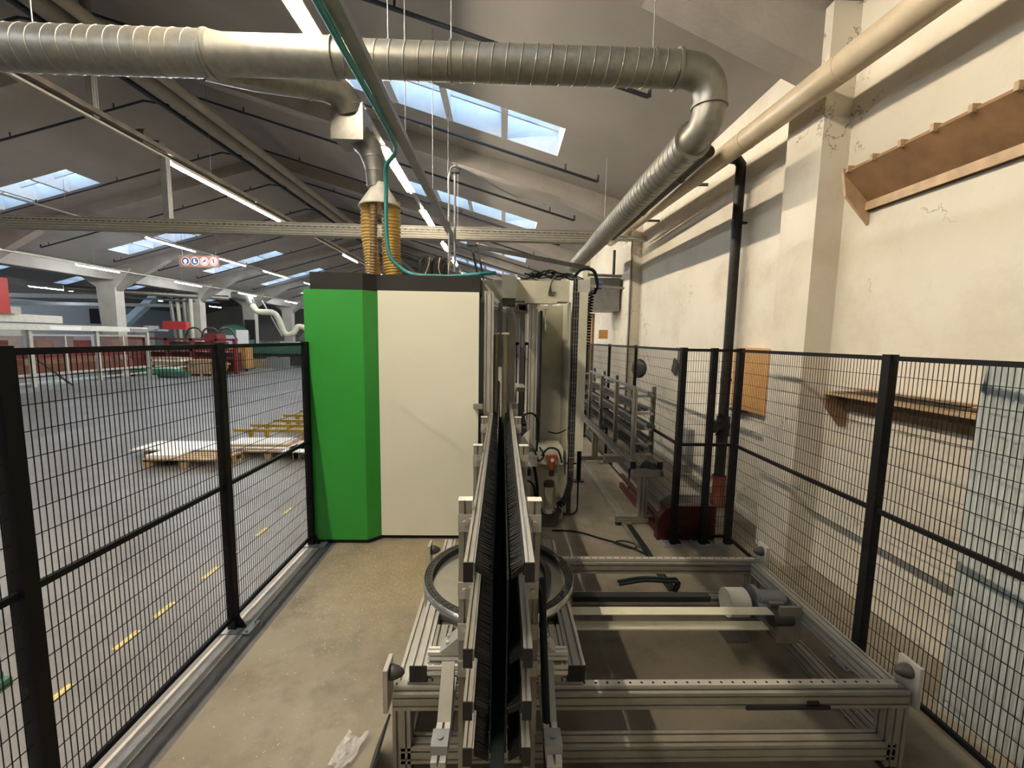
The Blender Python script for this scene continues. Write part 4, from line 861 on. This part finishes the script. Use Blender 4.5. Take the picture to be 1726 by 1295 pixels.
# ------------------------------------------------------------------ loose floor things
b_ = MB(); random.seed(3)
for k in range(5200):
    x = random.gauss(-.9, .42); y = random.gauss(3.95, .42)
    if x < -1.75 or x > .0 or y > 4.4 or y < 2.2: continue
    if k % 22 == 0: x = random.uniform(-1.7, -.6); y = random.uniform(1.4, 4)
    a = random.uniform(0, 6.3); l = random.uniform(.002, .0075); w = random.uniform(.0008, .0025); u = V((math.cos(a), math.sin(a), 0)); n_ = V((-u.y, u.x, 0)); c = V((x, y, .002+random.random()*.004))
    b_.add([c-u*l-n_*w, c+u*l-n_*w, c+u*l+n_*w+V((0, 0, .003)), c-u*l+n_*w], [(0, 1, 2, 3)])
tag(b_.build('sawdust', 'sawdust'), 'pale sawdust and wood chips strewn before the enclosure', 'sawdust', kind='stuff')
BG = MB(); random.seed(5); g_ = 12; pts = []
for i in range(g_+1):
    for j in range(g_+1):
        u, v_ = i/g_-.5, j/g_-.5
        pts.append((-.80+u*.12+v_*.05, 2.06+v_*.17+abs(u)*.06, .008+abs(u)*.05*(.5+v_)+.018*abs(math.sin(9*u+4*v_)*math.cos(7*v_))+random.uniform(0, .008)))
BG.add(pts, [(i*(g_+1)+j, (i+1)*(g_+1)+j, (i+1)*(g_+1)+j+1, i*(g_+1)+j+1) for i in range(g_) for j in range(g_)], False)
tag(BG.build('plastic_bag', 'bag', loc=(-.8, 2.06, 0)), 'crumpled scrap of white film lying on the floor by the frame leg', 'plastic bag')
tag(MB().box((-.62, 1.93, .11), (.012, .34, .22), Matrix.Rotation(.35, 3, 'Y')).build('black_plate', 'black_plastic', loc=(-.62, 1.93, 0)), 'black plate leaning outside the near leg of the base frame', 'plate')
mk = MB()
for y in (2.35, 2.85, 3.2, 3.75, 4.05, 4.6, 5.2, 5.9, 6.8): mk.bx(-2.755, -2.715, y, y+.2, .001, .003)
struct(mk.build('trim_%d' % (tn+1), 'yellow_paint'))
GB = MB().bx(-3.6, -3.1, 2.42, 2.55, 0, .06); GB.bx(-3.6, -3.14, 2.5, 2.54, .06, .10); tag(GB.build('green_beam', 'greenm', loc=(-3.3, 2.5, 0)), 'dark green low beam on the hall floor behind the nearest left fence post', 'beam')

# pallets, white boards and yellow supports beyond the left fence
def pallet(x, y, lx, ly, lab, rz=0):
    t = thing('wooden_pallet', lab, 'pallet', (x, y, 0)); R_ = Matrix.Rotation(rz, 3, 'Z')
    def B(mb, cx, cy, cz, a, b2, c): return mb.box(V((x, y, 0))+R_ @ V((cx, cy, cz)), (a, b2, c), R_)
    for k in range(5): B(MB(), 0, -ly/2+.05+(ly-.1)*k/4, .135, lx, .1, .022).build('top_board', 'wood', t)
    for i in (-1, 0, 1):
        for j in (-1, 0, 1): B(MB(), i*(lx/2-.07), j*(ly/2-.05), .07, .12, .1, .1).build('block', 'wood', t)
        B(MB(), i*(lx/2-.07), 0, .11, .1, ly, .02).build('stringer', 'wood', t); B(MB(), i*(lx/2-.07), 0, .011, .1, ly, .02).build('runner', 'wood', t)
    return t
pallet(-5.35, 7.35, 1.35, .62, 'wooden pallet under the small white offcut beyond the left fence')
pallet(-4.25, 8.0, 1.2, .8, 'wooden pallet carrying the white sheets next to the yellow supports')
def sheet(x, y, z, lx, ly, h, rz, mt, lab): tag(MB().box((x, y, z+h/2), (lx, ly, h), Matrix.Rotation(rz, 3, 'Z')).build('white_board', mt, loc=(x, y, z)), lab, 'board')
for k in range(2): sheet(-5.9+.05*k, 7.85-.02*k, .148+.02*k, 1.5, .62, .018, .03, 'whiteboard', ('large white board lying lowest at the far left end of the board pile', 'large white board on top at the left end of the board pile')[k])
MB_ = MB()
for xx in (-6.4, -5.5): MB_.bx(xx-.05, xx+.05, 7.6, 8.1, 0, .147)
tag(MB_.build('timber_batten', 'wood', loc=(-6, 7.85, 0)), 'timber battens carrying the left end of the white boards', 'batten')
sheet(-5.75, 7.28, .147, .5, .36, .05, .0, 'whiteboard', 'small white offcut block on the front pallet')
sheet(-4.3, 8.05, .147, 1.5, .62, .02, -.04, 'whiteboard', 'white sheet at the base of the pile beside the yellow supports')
sheet(-4.55, 8.08, .168, 1.1, .5, .03, .03, 'wood', 'brown board edge between two white sheets in the pile')
sheet(-4.6, 8.1, .20, 1.05, .5, .02, .05, 'whiteboard', 'white sheet topmost on the brown board in the pile')
sheet(-3.55, 7.75, .147, .8, .5, .02, -.1, 'whiteboard', 'white sheet jutting out furthest towards the green enclosure')
MB_ = MB().bx(-3.8, -3.7, 7.6, 7.95, 0, .146); tag(MB_.build('timber_batten', 'wood', loc=(-3.75, 7.8, 0)), 'timber batten under the white sheet nearest the enclosure', 'batten')
for k, y in enumerate((8.75, 9.25, 9.8, 10.45, 11.1, 12.4)):
    x0 = (-5.55, -5.5, -5.3, -5.4, -5.3, -4.8)[k]; t = thing('yellow_support', '%s low yellow steel support bar counted from the white boards' % ('first', 'second', 'third', 'fourth', 'fifth', 'sixth')[k], 'support bar', (-4.2, y, 0), 'yellow support bars')
    MB().bx(x0, -2.6, y-.03, y+.03, .24, .30).build('bar', 'yellow', t)
    for i in range(3): MB().bx(x0+.3+1.1*i, x0+.38+1.1*i, y-.03, y+.03, 0, .24).build('leg', 'yellow', t)
t = pallet(-11.6, 9.3, 1.1, .8, 'small pallet with a yellow foot at the left edge of the hall floor')
tag(MB().bx(-11.35, -11.2, 8.75, 8.87, 0, .24).build('yellow_block', 'yellow', loc=(-11.3, 8.8, 0)), 'short yellow block beside the small pallet at the left edge', 'block')

# ------------------------------------------------------------------ far machines on the left
GL = thing('gantry_line', 'cream overhead beam on posts with red curtains along the left side of the hall', 'machine', (-17.6, 18, 0))
MB().bx(-17.8, -17.35, 12.5, 17.2, 2.58, 2.86).build('upper_beam', 'ivory', GL); MB().bx(-17.75, -17.35, 15, 21.2, 2.30, 2.52).build('lower_beam', 'ivory', GL)
MB().bx(-17.345, -17.34, 16.7, 17.9, 2.32, 2.46).build('name_plate', 'whiteboard', GL)
b_ = MB(); b_.bx(-17.8, -17.3, 20.2, 22.4, 2.36, 2.46); b_.cyl((-17.5, 21.6, 2.46), (-17.5, 21.6, 2.62), .3, 16); b_.build('end_drive', 'grey_steel', GL)
for y in (13.7, 16.1, 18.7, 21.3):
    for xx in (-17.5,): MB().bx(xx-.06, xx+.06, y-.06, y+.06, 0, 2.4).build('post', 'white_steel', GL)
for y in (14.9, 17.4, 20.0): MB().bx(-17.55, -17.5, y-.03, y+.03, .3, 2.1).build('mullion', 'white_steel', GL)
for z in (.32, .62, 2.12): MB().bx(-17.6, -17.54, 13.7, 21.3, z-.04, z+.04).build('rail', 'white_steel', GL)
MB().bx(-17.7, -17.3, 13.5, 21.5, .0, .18).build('base_rail', 'grey_steel', GL)
for y0, y1 in ((13.8, 16.0), (16.2, 18.6), (18.8, 21.2)): MB().bx(-17.66, -17.65, y0, y1, .65, 2.08).build('curtain', 'rednet', GL)
b_ = MB().bx(-18.6, -18.2, 13.7, 21.2, .5, .95); b_.build('bed', 'plydark', GL); MB().bx(-18.7, -18.3, 13.7, 21.2, 1.2, 1.4).build('work_beam', 'red', GL); MB().bx(-18.9, -18.3, 16.5, 20.2, .95, 1.15).build('work_piece', 'wood', GL)
for k in range(5): MB().bx(-18.6, -18.4, 14+1.6*k, 14.6+1.6*k, 1.4, 1.9).build('machine_head', 'red' if k % 2 else 'machine', GL)
MB().bar((-17.4, 16.2, 1.2), (-17.3, 17.3, .1), .06).build('brace', 'dark_steel', GL)
RDc = thing('red_carriage', 'tall bright red machine carriage at the left picture edge', 'machine', (-17.6, 14.9, 2.86))
MB().bx(-17.9, -17.0, 13.9, 15.15, 2.86, 4.05).build('housing', 'bright_red', RDc); b_ = MB().bx(-17.3, -17.15, 15.15, 15.6, 2.86, 3.1); b_.build('coupling', 'white_steel', RDc)
RM = thing('red_machine', 'red steel machine with rails and posts beyond the curtained line', 'machine', (-18, 24.9, 0))
for x in (-21.5, -20.2, -19, -17.6, -16.2, -15.2): MB().bx(x-.08, x+.08, 24.35, 24.55, .0, 2.0).build('post', 'red', RM)
for z in (.9, 1.35, 1.95): MB().bx(-21.5, -15.2, 24.35, 24.45, z-.06, z+.06).build('rail', 'red', RM)
MB().bx(-21.3, -15.5, 24.75, 25.5, .1, 1.2).build('bed', 'darkred', RM); MB().bx(-19.2, -16.2, 24.7, 25.45, 1.35, 1.8).build('motor_housing', 'dark_steel', RM); MB().bx(-17.0, -16.3, 24.6, 25.4, 1.5, 2.3).build('head', 'red', RM)
for k in range(3): MB().tube(smoothpath([(-18.3+.9*k, 24.9, 1.9), (-18+.9*k, 24.8, 2.5), (-17.5+.9*k, 24.9, 2.55), (-17.2+.9*k, 25.0, 1.9)]), .05, 8).build('hose', 'dark_steel', RM)
tag(MB().bx(-19.3, -18.0, 24.6, 24.9, 2.5, 2.95).build('red_hood', 'bright_red', loc=(-18.6, 25, 2.5)), 'bright red box hood above the red machine near the concrete column', 'hood')
random.seed(11)
for k in range(8):
    z = .14+.105*k; sx = -17.9+random.uniform(-.1, .1); lx = 1.5+random.uniform(-.15, .15)
    tag(MB().box((sx, 23.4, z+.045), (lx, 1.0, .09), Matrix.Rotation(random.uniform(-.06, .06), 3, 'Z')).build('lumber_layer', 'wood' if k % 3 else 'whiteboard', loc=(sx, 23.4, z)), 'layer of pale boards in the board stack nearer the red curtains', 'boards', 'boards in the stack by the curtains')
for k in range(7):
    z = .14+.105*k; sx = -16.2+random.uniform(-.08, .08); lx = 1.5+random.uniform(-.15, .15)
    tag(MB().box((sx, 23.6, z+.045), (lx, 1.0, .09), Matrix.Rotation(random.uniform(-.06, .06), 3, 'Z')).build('lumber_layer', 'wood', loc=(sx, 23.6, z)), 'layer of pale boards in the board stack nearer the second fence post', 'boards', 'boards in the stack by the fence post')
for x, lab in ((-17.9, 'wooden pallet below the board stack nearer the red curtains'), (-16.2, 'wooden pallet below the board stack nearer the second fence post')): pallet(x, 23.5, 1.4, 1.0, lab)
GP = thing('green_trolley', 'low green steel trolley frame before the board stacks', 'trolley', (-17.8, 22.4, 0))
MB().bx(-19.4, -16.9, 22.2, 22.7, .16, .42).build('frame', 'green_pale', GP)
for x in (-19.2, -18.2, -17.1): MB().cyl((x, 22.25, .1), (x, 22.35, .1), .1, 12).build('wheel', 'rubber', GP)
MB().bx(-17.6, -16.2, 21.9, 22.3, .05, .3).build('step', 'greenm', GP)
tag(MB().bx(-19.2, -17.0, 22.25, 22.65, .42, .48).build('white_sheet', 'whiteboard', loc=(-18, 22.4, .42)), 'white panel lying on the green trolley', 'panel')
OB = thing('orange_stack', 'upright stack of orange-brown boards on a trolley by the dark-footed column', 'board stack', (-16.4, 27, 0))
for k in range(6): MB().bx(-16.95+.18*k, -16.80+.18*k, 26.6, 27.3, .15, 1.5+.03*(k % 2)).build('board', 'ply', OB)
MB().bx(-17.0, -15.8, 26.5, 27.4, .1, .15).build('platform', 'dark_steel', OB)
for x in (-16.9, -15.9): MB().cyl((x, 26.55, .05), (x, 26.65, .05), .05, 10).build('wheel', 'rubber', OB)
tag(MB().bx(-17.6, -17.0, 26.2, 26.8, .02, .5).build('red_bin', 'darkred', loc=(-17.3, 26.5, 0)), 'small dark red bin beside the orange board stack', 'bin')
tag(MB().bx(-17.3, -16.55, 28.0, 28.04, 0, 2.55).build('white_sheet', 'whiteboard', loc=(-16.9, 28, 0)), 'upright white panel standing behind the orange board stack', 'panel')
tag(MB().bx(-18.3, -17.35, 28, 28.6, 0, 2.2).build('control_cabinet', 'tile', loc=(-18.2, 28.3, 0)), 'pale grey control cabinet left of the upright white panel', 'cabinet')
tag(MB().bx(-19.70, -18.92, 32.96, 33.0, 0, 3.4).build('dark_cladding', 'charcoal', loc=(-19.3, 33, 0)), 'dark grey cladding around the lower half of a concrete column', 'cladding')
GMn = thing('green_machine', 'dark green planing machine far away by the enclosure edge', 'machine', (-16.5, 32, 0))
MB().bx(-19.0, -14.2, 31.5, 32.6, .9, 1.5).build('table', 'greenm', GMn); MB().bx(-18.7, -14.5, 31.7, 32.4, 0, .9).build('base', 'dark_steel', GMn); MB().bx(-17.8, -16.8, 31.6, 32.4, 1.5, 1.8).build('head', 'greenm', GMn)
MB().bx(-19.4, -18.4, 31.3, 31.9, .3, 1.9).build('end_unit', 'greenm', GMn)
MB().bx(-16.0, -14.8, 29, 29.8, .0, .75).build('crate', 'grey_steel'); tag(bpy.data.objects['crate'], 'grey mesh crate on the floor before the green machine', 'crate')
tag(MB().bx(-17.4, -16.1, 29.4, 29.9, .0, .6).build('wooden_crate', 'wood', loc=(-16.7, 29.6, 0)), 'low wooden crate left of the grey mesh crate', 'crate')
b_ = MB(); b_.lathe([(1.2, 0), (1.1, .5), (.7, .9), (.2, 1.0), (0, 1.0)], (-20.5, 33, 2.0), (0, 0, 1), 20); tag(b_.build('green_tarp', 'greenm'), 'dark green domed cover far behind the upright white panel', 'cover')
WT = thing('roller_table', 'long pale roller table with red and white parts far beyond the fence', 'table', (-16.5, 35, 0))
MB().bx(-20, -13.5, 34.5, 35.6, 1.6, 1.75).build('top', 'white_steel', WT); MB().bx(-19.8, -13.8, 34.6, 35.5, 0, 1.6).build('base', 'plydark', WT)
for k in range(7): MB().bx(-19.4+.8*k, -19+.8*k, 34.4, 34.5, .9, 1.6).build('panel', 'whiteboard' if k % 2 else 'signred', WT)
FD = thing('flexible_duct', 'beige flexible duct drooping from the far column to the green machine', 'duct', (-16.5, 31, 3))
MB().tube(smoothpath([(-22.5, 30.6, 5.1), (-19.2, 30.6, 5.0), (-18.0, 30.6, 4.85), (-17.7, 30.6, 4.4)], 8), .26, 14).build('steel_duct', 'galv', FD)
MB().tube(smoothpath([(-17.7, 30.6, 4.4), (-17.3, 30.6, 3.9), (-16.4, 30.8, 3.85), (-16.1, 31, 3.4), (-15.8, 31.2, 2.4), (-15.3, 31.4, 2.4), (-15.0, 31.6, 2.9), (-14.5, 31.8, 2.7), (-14.3, 31.9, 2.1)], 8), lambda t: .2+.012*math.sin(t*250), 14).build('flexible_hose', 'machine', FD)
b_ = MB(); b_.lathe([(.75, 0), (.6, .3), (.1, .6), (0, .6)], (-14.5, 31.8, 1.9), (0, 0, 1), 14); b_.build('suction_hood', 'dark_steel', FD)
MB().bar((-17.2, 31, 4.7), (-15.9, 31, 2.2), .06).build('support_strut', 'white_steel', FD)
tag(MB().bar((-26.6, 30, 2.4), (-23.6, 30, 5.0), .5, .4).build('diagonal_brace', 'bluebeam', loc=(-25, 30, 3)), 'pale blue diagonal steel brace in the dim bay', 'brace')
t = thing('service_duct', 'long grey service duct hung across the columns towards the far machines', 'duct', (-22, 24, 4.6))
MB().cyl((-23, 23.0, 4.55), (-18.0, 28.5, 4.62), .16, 14).build('duct', 'galv', t); MB().cyl((-23, 23.1, 4.2), (-18.4, 28.2, 4.3), .06, 10).build('conduit', 'dark_steel', t)
for k in range(4): tag(MB().cyl((-20.2+.3*k, 26.9, 0), (-20.5+.4*k, 26.9, 4.4), .1, 10).build('riser_pipe', 'machine' if k % 2 else 'galv', loc=(-20+.3*k, 26.9, 0)), 'grey riser pipe climbing beside the second concrete column', 'pipe', 'riser pipes by the second column')
for k in range(3): tag(MB().bx(-42.5, -19.64, 15.75+5.8*k, 15.95+5.8*k, 3.9, 4.1).build('steel_girder', 'grey_steel', loc=(-27, 15.05+5.4*k, 3.9)), 'grey steel girder across the dim bay behind the columns', 'girder', 'girders in the dim bay')
for k in range(3): tag(MB().bx(-36, -34.6, 20+9*k, 20.4+9*k, 3.0, 4.3).build('fan_heater', 'black_plastic', loc=(-35, 20+9*k, 3)), 'black box heater on the far wall of the dim bay', 'heater', 'black heaters in the dim bay')
for k in range(5): tag(MB().bx(-31.5, -29.6, 15+5*k, 16.8+5*k, 0, 2.0+.3*(k % 3)).build('machine_block', ('tile', 'grey_steel', 'white_steel')[k % 3], loc=(-30.5, 15+5*k, 0)), 'pale machine cabinet standing in the dim bay behind the columns', 'cabinet', 'cabinets in the dim bay')
WS = thing('yellow_black_post', 'post with yellow and black stripes far away beside the enclosure', 'post', (-14.9, 36, 0))
MB().bx(-15.3, -14.7, 36, 36.1, 1.6, 3.4).build('panel', 'tile', WS)
b_ = MB()
for k in range(5): b_.box((-15, 35.98, 1.9+.3*k), (.5, .02, .12), Matrix.Rotation(-.5, 3, 'Y'))
b_.build('stripe', 'yellow', WS)
# pictogram board
SG = thing('pictogram_board', 'brown hanging board with four round safety pictograms', 'sign', (-13.9, 20, 5.5))
MB().bx(-14.75, -12.95, 20, 20.04, 5.28, 5.80).build('board', 'signorange', SG)
for k in range(4):
    cx = -14.45+.42*k; c = V((cx, 19.99, 5.54))
    MB().cyl(c, c-V((0, .01, 0)), .185, 28).build('disc', 'signwhite', SG)
    if k < 2: MB().cyl(c-V((0, .01, 0)), c-V((0, .016, 0)), .165, 28).build('blue_disc', 'signblue', SG)
    else:
        b_ = MB(); b_.lathe([(.165, 0), (.135, 0), (.135, .008), (.165, .008), (.165, 0)], c-V((0, .01, 0)), (0, -1, 0), 28); b_.box(c-V((0, .016, 0)), (.03, .008, .28), Matrix.Rotation(.78 if k == 2 else -.78, 3, 'Y')); b_.build('red_ring', 'signred', SG)
    b_ = MB(); q = c-V((0, .018, 0))
    if k == 0: b_.cyl(q, q-V((0, .004, 0)), .08, 16); b_.box(q+V((.0, 0, -.09)), (.09, .004, .06))
    elif k == 1: b_.box(q+V((-.02, 0, .03)), (.07, .004, .13)); b_.box(q+V((.01, 0, -.055)), (.14, .004, .05))
    elif k == 2: b_.box(q, (.14, .004, .05)); b_.box(q+V((.03, 0, .05)), (.06, .004, .05))
    else: b_.box(q, (.05, .004, .15)); b_.cyl(q+V((0, 0, .09)), q+V((0, -.004, .09)), .03, 12)
    b_.build('glyph', 'signwhite' if k < 2 else 'black_steel', SG)
for x in (-14.6, -13.1): MB().cyl((x, 20.02, 5.8), (x, 20.02, zroof(x)), .01, 6).build('hanger_wire', 'grey_steel', SG)

# ------------------------------------------------------------------ world, camera
wd = bpy.data.worlds.new('World'); SC.world = wd; wd.use_nodes = True
bg = wd.node_tree.nodes['Background']; bg.inputs['Color'].default_value = (.5, .7, 1, 1); bg.inputs['Strength'].default_value = .6
cam = bpy.data.cameras.new('Camera'); co = bpy.data.objects.new('Camera', cam); COL.objects.link(co)
yaw, pitch, roll = -2.47350829e-02, -1.06253864e-01, -1.62034717e-02
Rm = Matrix.Rotation(yaw, 3, 'Z') @ Matrix.Rotation(pitch, 3, 'X') @ Matrix.Rotation(roll, 3, 'Y')
r_, f_, u_ = Rm.col[0], Rm.col[1], Rm.col[2]
co.matrix_world = Matrix(((r_.x, u_.x, -f_.x, 0), (r_.y, u_.y, -f_.y, 0), (r_.z, u_.z, -f_.z, 2.25), (0, 0, 0, 1)))
cam.sensor_width = 36; cam.lens = 710.17/1726*36; cam.clip_start = .05; cam.clip_end = 200
SC.camera = co
SC.view_settings.view_transform = 'Standard'; SC.view_settings.look = 'None'; SC.view_settings.gamma = 1; SC.view_settings.use_curve_mapping = False
SC.view_settings.exposure = 0.45
